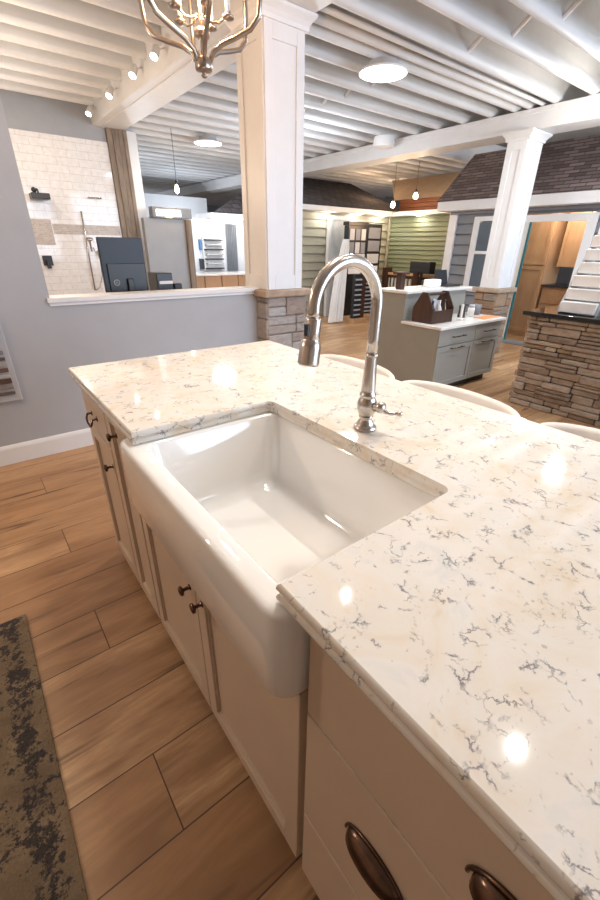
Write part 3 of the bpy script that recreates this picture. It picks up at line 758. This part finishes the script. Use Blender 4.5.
o = cu.loops(Lc).build('grey_curtain', M['siding_grey'], origin=(4.87, 8.7, .98)); tag(o, 'grey pleated curtain panel right of the sample rack', 'curtain')
for k, (x, l) in enumerate(((4.55, 'left'), (5.0, 'right'))):
    o = MB().lathe([(.06,0),(.06,.01),(.03,.012)], (x, 8.62, 1.938), (0,0,1), 16).build('downlight', M['downlight'], origin=(x, 8.62, 1.938)); tag(o, 'glowing downlight over the white counter wall, '+l+' one', 'downlight')
    lamp('downlight_lamp', x, 8.35, 1.86, 5, (1, .95, .88))
# pendants
def pendant(x, y, z, top, label, r=.035):
    p = thing('pendant_light', label, 'pendant light', (x, y, z), 'hanging bulb pendants')
    MB().tube([(x,y,top),(x,y,z+.12)], .004, 6).build('cord', M['black'], p)
    MB().lathe([(.01,.14),(.018,.13),(.02,.085),(.016,.08)], (x,y,z), seg=12).build('socket', M['black'], p, True)
    lab(MB().lathe([(.004,-.04),(r*.7,-.03),(r,0),(r*.95,.03),(r*.5,.07),(.014,.085)], (x,y,z), seg=16).build('bulb', M['bulb'], p, True), 'glowing bulb')
    lamp('pendant_lamp', x, y, z-.08, 4, (1, .72, .42)); return p
pendant(3.148, 7.3, 2.25, 3.05, 'bare glowing bulb hanging in front of the lit sign')

# ------------------------------------------------------------------ right background
def siding(x0, x1, y0, y1, z0, z1, h, ax, mat, name):
    """clapboards on a wall: ax 'x' = wall facing -x at x0 ; 'y' = wall facing -y at y0"""
    b = MB(); z = z0; t_ = .028; g_ = .10*h+.006
    while z < z1-.005:
        zt = min(z+h, z1)
        if ax == 'y': b.loops([[Vector((x, a, c)) for a, c in ((y0-t_, z+g_), (y0+.02, z+g_), (y0+.02, z), (y0+.06, z), (y0+.06, zt), (y0-.004, zt))] for x in (x0, x1)])
        else: b.loops([[Vector((a, y, c)) for a, c in ((x0-t_, z+g_), (x0+.02, z+g_), (x0+.02, z), (x0+.06, z), (x0+.06, zt), (x0-.004, zt))] for y in (y0, y1)])
        z += h
    return struct(b.build(name, mat))
YB = 7.7; XR = 8.65
siding(5.7, XR+.05, YB, YB, 0, 2.13, .165, 'y', M['siding_beige'], 'wall_back')
siding(XR, XR, 5.0, YB-.03, 0, 2.13, .095, 'x', M['siding_green'], 'wall_side')
struct(MB().box(5.7, XR+.1, YB-.35, YB+.06, 2.135, 2.225, .004).build('trim_7', M['white']))
struct(MB().box(XR-.30, XR+.06, 5.0, YB-.36, 2.135, 2.215, .004).build('trim_8', M['white']))
struct(MB().box(XR-.05, XR-.001, YB-.10, YB-.035, 0, 2.13, .003).build('trim_9', M['siding_beige']))
rf = MB(); rf.loops([[Vector((5.7, YB-.36, 2.226)), Vector((XR+.2, YB-.36, 2.226)), Vector((XR+.2, YB-.3, 2.226)), Vector((5.7, YB-.3, 2.226))], [Vector((7.0, 9.75, 3.04)), Vector((XR+.6, 9.75, 3.04)), Vector((XR+.6, 9.8, 3.0)), Vector((7.0, 9.8, 3.0))]])
struct(rf.build('roof_back', M['shingleX']))
cw = MB()
for k in range(3): cw.box(XR-.02-.004*k, XR+.05, 5.0, YB-.3, 2.22+.085*k, 2.30+.085*k, .004)
struct(cw.build('wall_cedar', M['cedar']))
tn = MB(); tn.loops([[Vector((XR, 5.0, 2.478)), Vector((XR, YB-.1, 2.478)), Vector((XR+.05, YB-.1, 2.478)), Vector((XR+.05, 5.0, 2.478))], [Vector((XR+1.0, 5.0, 3.04)), Vector((XR+1.0, YB+.9, 3.04)), Vector((XR+1.05, YB+.9, 3.04)), Vector((XR+1.05, 5.0, 3.04))]])
struct(tn.build('wall_cedar_top', M['tanceil']))
for k, (x, y, l) in enumerate(((6.55, YB-.2, 'leftmost, by the tall column'), (7.42, YB-.2, 'above the black display tower'), (8.2, YB-.2, 'by the corner of the two sidings'), (XR-.16, 6.7, 'over the sage green siding'))):
    o = MB().lathe([(.055,0),(.055,.008),(.03,.010)], (x, y, 2.124), (0,0,1), 16).build('downlight', M['downlight'], origin=(x, y, 2.124)); tag(o, 'glowing downlight in the white eave, '+l, 'downlight')
    lamp('downlight_lamp', x, y, 2.05, 3.2, (1, .93, .82))
# leaning white door blank / poster
po = thing('display_door', 'white door panel with a pale picture, standing in front of beige siding', 'display door', (7.0, 7.5, 0))
fr = MB(); fr.box(6.62, 6.70, 7.56, 7.64, 0, 2.0, .004); fr.box(7.22, 7.30, 7.56, 7.64, 0, 2.0, .004); fr.box(6.62, 7.30, 7.56, 7.64, 2.0, 2.08, .004)
fr.build('door_frame', M['white'], po)
MB().box(6.70, 7.22, 7.59, 7.62, .02, 2.0, .003).build('picture_panel', M['poster'], po)
cl = MB(); Lc = []
for z, w_, sh in ((.03, .42, 0), (.5, .38, .06), (1.0, .30, .15), (1.45, .20, .27), (1.62, .12, .33)):
    Lc.append([Vector((6.02+sh+w_*i/20, 6.75+.03*math.sin(i*1.3)+.02*i/20, z)) for i in range(21)]+[Vector((6.02+sh+w_*i/20, 6.79+.03*math.sin(i*1.3)+.02*i/20, z)) for i in reversed(range(21))])
o = cl.loops(Lc).build('draped_cloth', M['paper'], origin=(6.2, 6.77, 0)); smooth_angle(o, 60); tag(o, 'tall white draped cloth display behind the faucet arch', 'cloth')
# black display tower (sample boards on two faces)
dt = thing('display_tower', 'black two-sided sample tower with grey photo panels by beige siding', 'display stand', (7.6, 7.1, 0))
MB().box(6.64, 7.18, 6.96, 7.10, .10, 1.88, .004).build('tower_body', M['black'], dt)
MB().box(6.62, 7.20, 6.945, 7.12, 1.88, 1.95, .004).build('header', M['black'], dt)
for i in range(3):
    for j in range(2):
        x = 6.67+.165*i; z = 1.36+.25*j
        MB().box(x, x+.13, 6.945, 6.959, z, z+.21, .003).build('photo_panel', [M['siding_grey'], M['ltgrey']][(i+j) % 2], dt)
for z, mt in ((1.18, 'ltgrey'), (.96, 'paper')): MB().box(6.68, 7.14, 6.945, 6.959, z, z+.17, .003).build('sample_board', M[mt], dt)
for k in range(2):
    MB().box(7.26, 7.62, 6.985, 6.999, 1.40+.25*k, 1.61+.25*k, .003).build('side_panel', M['siding_grey'], dt)
MB().box(7.185, 7.68, 7.0, 7.12, .10, 1.93, .004).build('second_body', M['black'], dt)
for z_, m_k in ((1.16, 'ltgrey'), (.92, 'paper')): MB().box(7.26, 7.62, 6.985, 6.999, z_, z_+.19, .003).build('sample_board', M[m_k], dt)
MB().box(6.6, 7.85, 6.70, 7.40, 0, .098, .004).build('platform', M['plinthwood'], dt)
for k in range(9):
    MB().box(7.24, 7.64, 6.93, 6.999, .14+.085*k, .17+.085*k, .002).build('tray', M['wallgrey'], dt)
wr = thing('wood_rack', 'dark brown post rack in front of the black display tower', 'rack', (6.7, 6.6, 0))
MB().box(6.73, 6.83, 6.54, 6.64, .10, 1.0, .004).build('post', M['darkwood'], wr)
MB().box(6.52, 6.72, 6.56, 6.64, .10, .98, .004).build('slat_body', M['black'], wr)
for k in range(8): MB().box(6.53, 6.71, 6.535, 6.559, .16+.10*k, .19+.10*k, .002).build('slat', M['wallgrey'], wr)
MB().box(6.48, 6.87, 6.48, 6.68, 0, .098, .004).build('base', M['plinthwood'], wr)
# porch railing on the green wall
rl = thing('porch_railing', 'brown porch railing with white balusters against sage green siding', 'railing', (8.3, 6.5, 0))
MB().box(8.22, 8.34, 5.3, 7.38, .90, .95, .006).build('top_rail', M['plinthwood'], rl)
MB().box(8.24, 8.32, 5.3, 7.36, .84, .898, .004).build('rail_board', M['darkwood'], rl)
MB().box(8.24, 8.32, 5.3, 7.36, .08, .16, .004).build('bottom_rail', M['darkwood'], rl)
for y in (7.26, 6.35, 5.36): MB().box(8.20, 8.36, y-.08, y+.08, 0, 1.05, .006).build('post', M['darkwood'], rl)
for k in range(17): MB().box(8.265, 8.295, 5.48+.105*k, 5.515+.105*k, .16, .84).build('baluster', M['white'], rl)
o = MB().box(8.36, 8.60, 5.2, 7.3, .25, .55, .01).build('railing_bench', M['darkwood'], origin=(8.5, 6.3, .25)); o.location.z = 0.0
tag(o, 'low dark bench between the railing and green siding', 'bench')
o = MB().box(7.9, 8.1, 5.78, 6.3, 1.0, 1.22, .006).build('screen', M['black'], origin=(8.0, 6.0, 1.0))
sc = thing('screen_stand', 'black screen on a stand by the corner of the grey house front', 'screen', (8.0, 6.0, 0)); o.parent = sc; o.name = 'screen'; o.location = (0, 0, 1.0)
MB().box(7.98, 8.02, 6.02, 6.06, .0, 1.0, .003).build('stand_pole', M['black'], sc); MB().box(7.85, 8.15, 5.85, 6.2, 0, .02, .004).build('stand_foot', M['black'], sc)
pendant(7.95, 7.0, 2.30, 3.05, 'glowing bulb pendant left of the other, before the dark shingles', .05)
pendant(8.0, 6.45, 2.43, 3.05, 'glowing bulb pendant right of the other, before the cedar band', .05)

# house facade on the right
XFc = 7.6
fc = siding(XFc, XFc, 3.90, 5.22, 0, 2.08, .17, 'x', M['siding_grey'], 'wall_house')
siding(XFc, XFc, -2.0, 2.80, 0, 2.08, .17, 'x', M['siding_grey'], 'wall_house_right')
siding(XFc, XFc, 2.80, 3.90, 2.0, 2.08, .08, 'x', M['siding_grey'], 'wall_house_header')
siding(XFc+.0, XFc+1.0, 5.22, 5.22, 0, 2.08, .17, 'y', M['siding_grey'], 'wall_house_return')
struct(MB().box(XFc-.05, XFc-.002, 5.08, 5.24, 0, 2.08, .003).build('trim_10', M['white']))
struct(MB().box(XFc-.30, XFc+.1, -2.0, 5.36, 2.085, 2.235, .006).build('trim_11', M['white']))
struct(MB().box(XFc-.06, XFc-.004, -2.0, 5.22, 2.035, 2.083, .003).build('trim_12', M['siding_grey']))
hr = MB(); hr.loops([[Vector((XFc-.31, -2.0, 2.237)), Vector((XFc-.31, 5.38, 2.237)), Vector((XFc-.24, 5.33, 2.237)), Vector((XFc-.24, -2.0, 2.237))], [Vector((XFc+.55, -2.0, 3.04)), Vector((XFc+.55, 5.32, 3.04)), Vector((XFc+.62, 5.27, 3.04)), Vector((XFc+.62, -2.0, 3.04))]])
hr.loops([[Vector((XFc-.31, 5.38, 2.237)), Vector((XFc+1.1, 5.38, 2.237)), Vector((XFc+1.1, 5.35, 2.237)), Vector((XFc-.28, 5.35, 2.237))], [Vector((XFc+.55, 5.32, 3.04)), Vector((XFc+1.1, 5.32, 3.04)), Vector((XFc+1.1, 5.27, 3.04)), Vector((XFc+.56, 5.27, 3.04))]])
struct(hr.build('roof_house', M['shingleY']))
# window in facade
wd = MB()
wy0, wy1, wz0, wz1 = 4.12, 4.60, .84, 1.99
for (a, b_, c, d_) in ((wy0-.07, wy0, wz0-.07, wz1), (wy1, wy1+.11, wz0-.07, wz1), (wy0, wy1, wz1-.07, wz1), (wy0, wy1, wz0-.07, wz0+.02), (wy0, wy1, 1.40, 1.45)):
    wd.box(XFc-.07, XFc-.03, a, b_, c, d_, .003)
wo = struct(wd.build('window_1', M['white']))
MB().box(XFc-.048, XFc-.042, wy0, wy1, wz0, wz1-.07).build('pane', paint('window_dark_glass', (.10,.13,.16), .05), wo)
MB().box(XFc-.041, XFc-.033, wy0+.02, wy1-.02, 1.20, wz1-.08).build('blind', M['ltgrey'], wo)
# doorway with casing and open glass door
dc = MB()
dc.box(XFc-.06, XFc-.03, 3.70, 3.93, 0, 1.88, .003); dc.box(XFc-.06, XFc-.03, 2.75, 2.88, 0, 1.98, .003); dc.box(XFc-.06, XFc-.03, 2.88, 3.93, 1.88, 1.98, .003)
do = struct(dc.build('door_1', M['white']))
MB().box(XFc-.10, XFc-.07, 3.665, 3.70, .03, 1.88, .003).build('door_edge', M['teal'], do)
MB().box(XFc-.22, XFc-.02, 2.8, 4.0, 0, .035, .004).build('threshold', M['siding_grey'], do)
struct(MB().box(XFc+2.0, XFc+2.1, 1.0, 5.2, 0, 3.0).build('wall_pantry', M['wallgrey']))
pc = thing('pantry_cabinet', 'tall honey oak cabinet seen through the open doorway', 'cabinet', (8.45, 3.9, 0))
XP = 8.25
MB().box(XP+.02, XP+.6, 3.62, 4.45, 0, 2.3).build('cabinet_body', M['oak'], pc)
shaker(3.64, 4.14, .08, 1.22, XP, .06, .02).build('door', M['oak'], pc); shaker(3.64, 4.14, 1.24, 2.1, XP, .06, .02).build('door', M['oak'], pc)
pc = thing('pantry_wall_cabinet', 'honey oak wall cabinet right of the tall oak cabinet in the doorway', 'cabinet', (8.6, 3.3, 1.2))
MB().box(XP+.27, XP+.6, 2.85, 3.55, 1.22, 2.2).build('cabinet_body', M['oak'], pc)
shaker(2.86, 3.20, 1.22, 2.15, XP+.25, .05, .02).build('door', M['oak'], pc); shaker(3.21, 3.54, 1.22, 2.15, XP+.25, .05, .02).build('door', M['oak'], pc)
pc = thing('pantry_base_cabinet', 'oak base cabinet with dark top, low in the doorway', 'cabinet', (8.5, 3.25, 0))
MB().box(XP+.03, XP+.6, 2.85, 3.58, 0, .90).build('cabinet_body', M['oak'], pc); MB().box(XP-.02, XP+.6, 2.85, 3.60, .90, .93, .003).build('top', M['black'], pc)
MB().box(XP, XP+.028, 2.88, 3.55, .62, .86, .004).build('drawer', M['oaky'], pc)

# ------------------------------------------------------------------ second island (grey)
IX0, IX1, IY0, IY1, IZ = 3.83, 5.07, 2.56, 3.06, .755
g2 = thing('kitchen_island', 'grey green base cabinet with white top, two drawers and two doors', 'cabinet', (4.5, 2.8, 0))
MB().box(IX0-.03, IX1+.03, IY0-.03, IY1, IZ-.03, IZ, .004).build('top', M['whitetop'], g2)
MB().box(IX0, IX1, IY0+.02, IY1, .085, IZ-.031).build('cabinet_body', M['greige'], g2)
MB().box(IX0+.01, IX1-.05, IY0+.07, IY1-.01, 0, .084).build('plinth', M['joint'], g2)
def shaker_y(x0, x1, z0, z1, y, stile=.055):
    b = MB(); yb = y+.02
    b.box(x0, x0+stile, y, yb, z0, z1, .0015, seg=1); b.box(x1-stile, x1, y, yb, z0, z1, .0015, seg=1)
    b.box(x0+stile, x1-stile, y, yb, z0, z0+stile, .0015, seg=1); b.box(x0+stile, x1-stile, y, yb, z1-stile, z1, .0015, seg=1)
    b.box(x0+stile, x1-stile, y+.010, yb-.001, z0+stile, z1-stile)
    return b
def bar_handle(p0, p1, parent, out):
    b = MB(); o_ = Vector(out); p0, p1 = Vector(p0), Vector(p1); d_ = (p1-p0).normalized()
    b.tube([p0+o_, p1+o_], .006, 8); b.tube([p0+d_*.02, p0+d_*.02+o_], .005, 6); b.tube([p1-d_*.02, p1-d_*.02+o_], .005, 6)
    return lab(b.build('handle', M['bronze'], parent, True), 'dark bar handle')
xm = 4.52
for x0, x1 in ((IX0+.004, xm-.003), (xm+.003, IX1-.004)):
    d = MB().box(x0, x1, IY0, IY0+.019, .545, IZ-.038, .003).build('drawer', M['greige'], g2); mx = (x0+x1)/2
    bar_handle((mx-.12, IY0, .632), (mx+.12, IY0, .632), d, (0,-.03,0))
    d = shaker_y(x0, x1, .09, .538, IY0).build('door', M['greige'], g2)
    bar_handle((mx-.12, IY0, .51), (mx+.12, IY0, .51), d, (0,-.03,0))
g3 = thing('bar_counter', 'taller grey bar counter with white ledge behind the grey cabinet', 'counter', (4.4, 3.25, 0))
MB().box(3.84, 5.0, 3.065, 3.40, 0, 1.035).build('bar_body', M['greige'], g3)
MB().box(3.80, 5.04, 3.02, 3.45, 1.036, 1.065, .004).build('top', M['whitetop'], g3)
# things on the grey cabinet
ZI = IZ+.001
cdy = thing('wood_caddy', 'dark wooden bottle caddy holding bottles and papers on the grey cabinet', 'caddy', (4.05, 2.83, IZ))
def gable(x):
    return MB().loops([[Vector((x_, a, b_)) for a, b_ in ((2.72,ZI),(2.98,ZI),(2.98,ZI+.15),(2.885,ZI+.31),(2.815,ZI+.31),(2.72,ZI+.15))] for x_ in (x, x+.014)])
gable(3.88).build('end_board', M['darkwood'], cdy); gable(4.24).build('end_board', M['darkwood'], cdy)
MB().box(3.895, 4.239, 2.72, 2.732, ZI, ZI+.13, .002).build('side_board', M['darkwood'], cdy); MB().box(3.895, 4.239, 2.968, 2.98, ZI, ZI+.13, .002).build('side_board', M['darkwood'], cdy)
MB().box(3.895, 4.239, 2.732, 2.968, ZI, ZI+.012).build('bottom_board', M['darkwood'], cdy)
MB().tube([(3.89,2.85,ZI+.285),(4.245,2.85,ZI+.285)], .012, 8).build('handle', M['darkwood'], cdy)
for k, (x, mt, l) in enumerate(((3.96, 'black', 'black bottle standing at the left end of the wooden caddy'), (4.08, 'paper', 'white bottle standing in the middle of the wooden caddy'), (4.18, 'bronze', 'brown bottle standing at the right end of the wooden caddy'))):
    o = MB().lathe([(.03,0),(.032,.01),(.032,.12),(.012,.17),(.011,.21),(.013,.215)], (x, 2.79, ZI+.0125), seg=16).build('bottle', M[mt], origin=(x, 2.79, ZI+.0125), smooth=True); tag(o, l, 'bottle')
for k, (x, l, w_) in enumerate(((3.97, 'white folded brochure upright in the left of the wooden caddy', .05), (4.13, 'white brochure upright in the right of the wooden caddy', .06))):
    Mx = Matrix.Translation((x, 2.90, ZI+.013)) @ Matrix.Rotation(.22, 4, 'Y') @ Matrix.Translation((-x, -2.90, -(ZI+.013)))
    o = MB().box(x-w_, x+w_, 2.895, 2.903, ZI+.035, ZI+.22, M=Mx).build('brochure', M['paper'], origin=(x, 2.90, ZI+.0125)); tag(o, l, 'brochure')
o = thing('card_stand', 'small beige card stand on the grey cabinet right of the caddy', 'stand', (4.42, 2.72, IZ))
MB().box(4.38, 4.47, 2.69, 2.75, ZI, ZI+.02, .003).build('foot', M['stool'], o); MB().box(4.41, 4.44, 2.71, 2.73, ZI+.02, ZI+.17, .004).build('card_holder', M['stool'], o)
o = thing('pitcher', 'dark metal pitcher with a handle on the grey cabinet', 'pitcher', (4.62, 2.84, IZ))
MB().lathe([(.04,0),(.045,.01),(.035,.09),(.04,.13),(.037,.13)], (4.62, 2.84, ZI), seg=18).build('pitcher_body', M['black'], o, True)
MB().tube([(4.58,2.83,ZI+.12),(4.54,2.82,ZI+.11),(4.54,2.82,ZI+.05),(4.582,2.83,ZI+.03)], .006, 8).build('handle', M['black'], o, True)
o = thing('lidded_jar', 'white jar with a grey lid between the pitcher and the dark cup', 'jar', (4.80, 2.83, IZ))
MB().lathe([(.035,0),(.04,.006),(.04,.09),(.03,.10)], (4.80,2.83,ZI), seg=18).build('jar_body', M['paper'], o, True); MB().lathe([(.034,.1005),(.034,.125),(.03,.13)], (4.80,2.83,ZI), seg=18).build('lid', M['ltgrey'], o, True)
o = MB().lathe([(.036,0),(.045,.006),(.052,.12),(.048,.12),(.04,.015)], (4.97,2.86,ZI), seg=20).build('dark_cup', M['siding_grey'], origin=(4.97,2.86,ZI), smooth=True); tag(o, 'dark slate cup at the right end of the grey cabinet', 'cup')
o = MB().box(4.72, 5.05, 2.60, 2.74, ZI, ZI+.004).build('orange_leaflet', M['orange'], origin=(4.9, 2.67, ZI)); tag(o, 'orange leaflet lying on the white top of the grey cabinet', 'leaflet')
# on the bar: dark carved block
o = thing('wood_block', 'dark brown carved wooden block at the left end of the bar ledge', 'wood block', (3.94, 3.25, 1.066))
MB().box(3.90, 3.97, 3.20, 3.28, 1.066, 1.22, .006).build('block', M['darkwood'], o); MB().box(3.87, 4.0, 3.17, 3.31, 1.221, 1.245, .006).build('block_top', M['darkwood'], o)
o = MB().box(4.43, 4.62, 3.18, 3.30, 1.066, 1.15, .01).build('napkin_box', M['paper'], origin=(4.5, 3.24, 1.066)); tag(o, 'white box on the bar ledge', 'box')
lp = thing('laptop', 'open black laptop on the bar ledge left of the column', 'laptop', (4.78, 3.25, 1.066))
MB().box(4.68, 4.93, 3.12, 3.30, 1.066, 1.08, .003).build('keyboard_base', M['black'], lp)
Mx = Matrix.Translation((4.8, 3.30, 1.08)) @ Matrix.Rotation(-.25, 4, 'X') @ Matrix.Translation((-4.8, -3.30, -1.08))
MB().box(4.68, 4.93, 3.30, 3.308, 1.08, 1.25, .003, M=Mx).build('laptop_lid', M['black'], lp)

# ------------------------------------------------------------------ stone desk
sd = thing('stone_desk', 'service desk clad in brown ledgestone with a black stone top', 'desk', (4.9, 1.2, 0))
rng = random.Random(11)
MB().box(4.43, 5.28, -.58, 1.93, 0, .904).build('desk_core', M['joint'], sd)
sb = MB()
stone_block_wall(sb, '-x', -.60, 1.95, 0, .905, 4.42, rng, .035, .08, .09, .36, .006, .045, .012)
stone_block_wall(sb, '+y', 4.42, 5.3, 0, .905, 1.95, rng, .035, .075, .09, .36, .004, .03, .02)
sb.build('stone_cladding', M['ledge'], sd)
MB().box(4.36, 5.36, -.64, 2.015, .906, .945, .005).build('counter_slab', M['blackstone'], sd)
# stepped sample racks on the desk
def samplerack(x, y, label, first=None):
    if first: return dup(first, off=(x-first.location.x, y-first.location.y, 0), label=label)
    r = thing('sample_rack', label, 'sample rack', (x, y, .945))
    n = 6
    for s_ in (-.17, .155):
        MB().loops([[Vector((x+a, y+s_+w_, b_)) for a, b_ in ((-.03,.946),(.50,.946),(.50,1.62),(.36,1.62),(-.03,1.0))] for w_ in (0, .015)]).build('side_frame', M['ltgrey'], r)
    for k in range(n):
        x0 = x+.062*k; z0 = .955+.112*k
        MB().box(x0-.05, x0+.10, y-.153, y+.153, z0, z0+.098, .008).build('sample_tile', [M['paper'], M['whitetop'], M['stool']][k % 3], r)
    MB().box(x+.36, x+.44, y-.16, y+.16, 1.621, 1.74, .006).build('header_board', M['paper'], r)
    return r
sr = samplerack(4.56, 1.60, 'stepped rack of pale tile samples on the desk end nearest the doorway')
samplerack(4.56, 1.12, 'stepped rack of pale tile samples cut by the right edge of the photo', sr)

# ------------------------------------------------------------------ lights
lamp('unseen_daylight', 5.6, -3.45, 1.9, 275, (.66, .80, 1), 6.4, 'AREA', (math.radians(90), 0, 0), 2.4)  # daylight of unseen windows, set to the right to spare cabinet fronts
lamp('unseen_daylight', 10.6, -3.45, 1.9, 100, (.78, .88, 1), 3.6, 'AREA', (math.radians(90), 0, 0), 2.4)
lamp('chandelier_glow', cxh, cyh, 2.55, 30, (1, .56, .28), .06)
for (x, y, z, e_) in ((1.78, 1.66, 3.0, 34), (1.77, .28, 3.0, 26), (4.76, .96, 3.0, 30), (1.05, 1.1, 3.15, 72)):  # last spot is added fill over counter and basin; others follow counter highlights
    o_ = lamp('ceiling_spot_and_fill', x, y, z, e_, (1, .95, .88), .02 if z < 3.1 else .14, 'SPOT'); o_.data.spot_size = math.radians(100)
for (x, y, z, e_) in ((.9, 5.4, 2.2, 30), (-.8, 4.9, 2.3, 34), (-1.3, 2.7, 2.3, 40), (1.0, 6.9, 2.5, 12)): lamp('fill_lamp', x, y, z, e_, (1, .80, .62), .04)  # added warm fill for left ceiling and aisle, no fixtures here
for (x, y, z, e_) in ((4.6, 5.6, 2.3, 36), (5.2, 11.0, 1.9, 30), (3.6, 9.6, 1.9, 22), (4.6, 16, 1.9, 40)): lamp('fill_lamp', x, y, z, e_, (.84, .91, 1), .05)  # cool fill added to brighten the rear hall
for (x, y, z, e_) in ((7.3, 6.3, 1.95, 26), (8.5, 8.1, 2.78, 7), (9.9, 8.4, 2.72, 12)): lamp('fill_lamp', x, y, z, e_, (1, .66, .40), .25)  # warm fill added under the far right ceiling
lamp('fill_lamp', 5.7, 2.3, 2.6, 26, (1, .94, .86), .04)  # added fill for stone desk and doorway floor
lamp('pantry_fill', 7.95, 3.3, 2.2, 30, (1, .88, .72), .1)  # added fill on the oak cabinets, no lamp hangs here
W = bpy.data.worlds.new('world'); S.world = W; W.use_nodes = True
W.node_tree.nodes['Background'].inputs[0].default_value = (.75, .86, 1, 1); W.node_tree.nodes['Background'].inputs[1].default_value = .8

# ------------------------------------------------------------------ camera
f_ = 410.684; r_ = Vector((0.791415, -0.611120, 0.0139229)); u_ = Vector((0.262235, 0.359999, 0.895340)); F_ = Vector((0.552172, 0.704934, -0.445167))
cam = bpy.data.cameras.new('camera'); co = bpy.data.objects.new('camera', cam); COL.objects.link(co)
cam.sensor_fit = 'VERTICAL'; cam.sensor_height = 36; cam.lens = f_*36/900; cam.clip_start = .02
mw = Matrix((r_, u_, -F_)).transposed().to_4x4(); mw.translation = (0, 0, 1.4883); co.matrix_world = mw
S.camera = co
S.view_settings.view_transform = 'Standard'; S.view_settings.look = 'None'; S.view_settings.gamma = 1; S.view_settings.use_curve_mapping = False
S.view_settings.exposure = 0.5
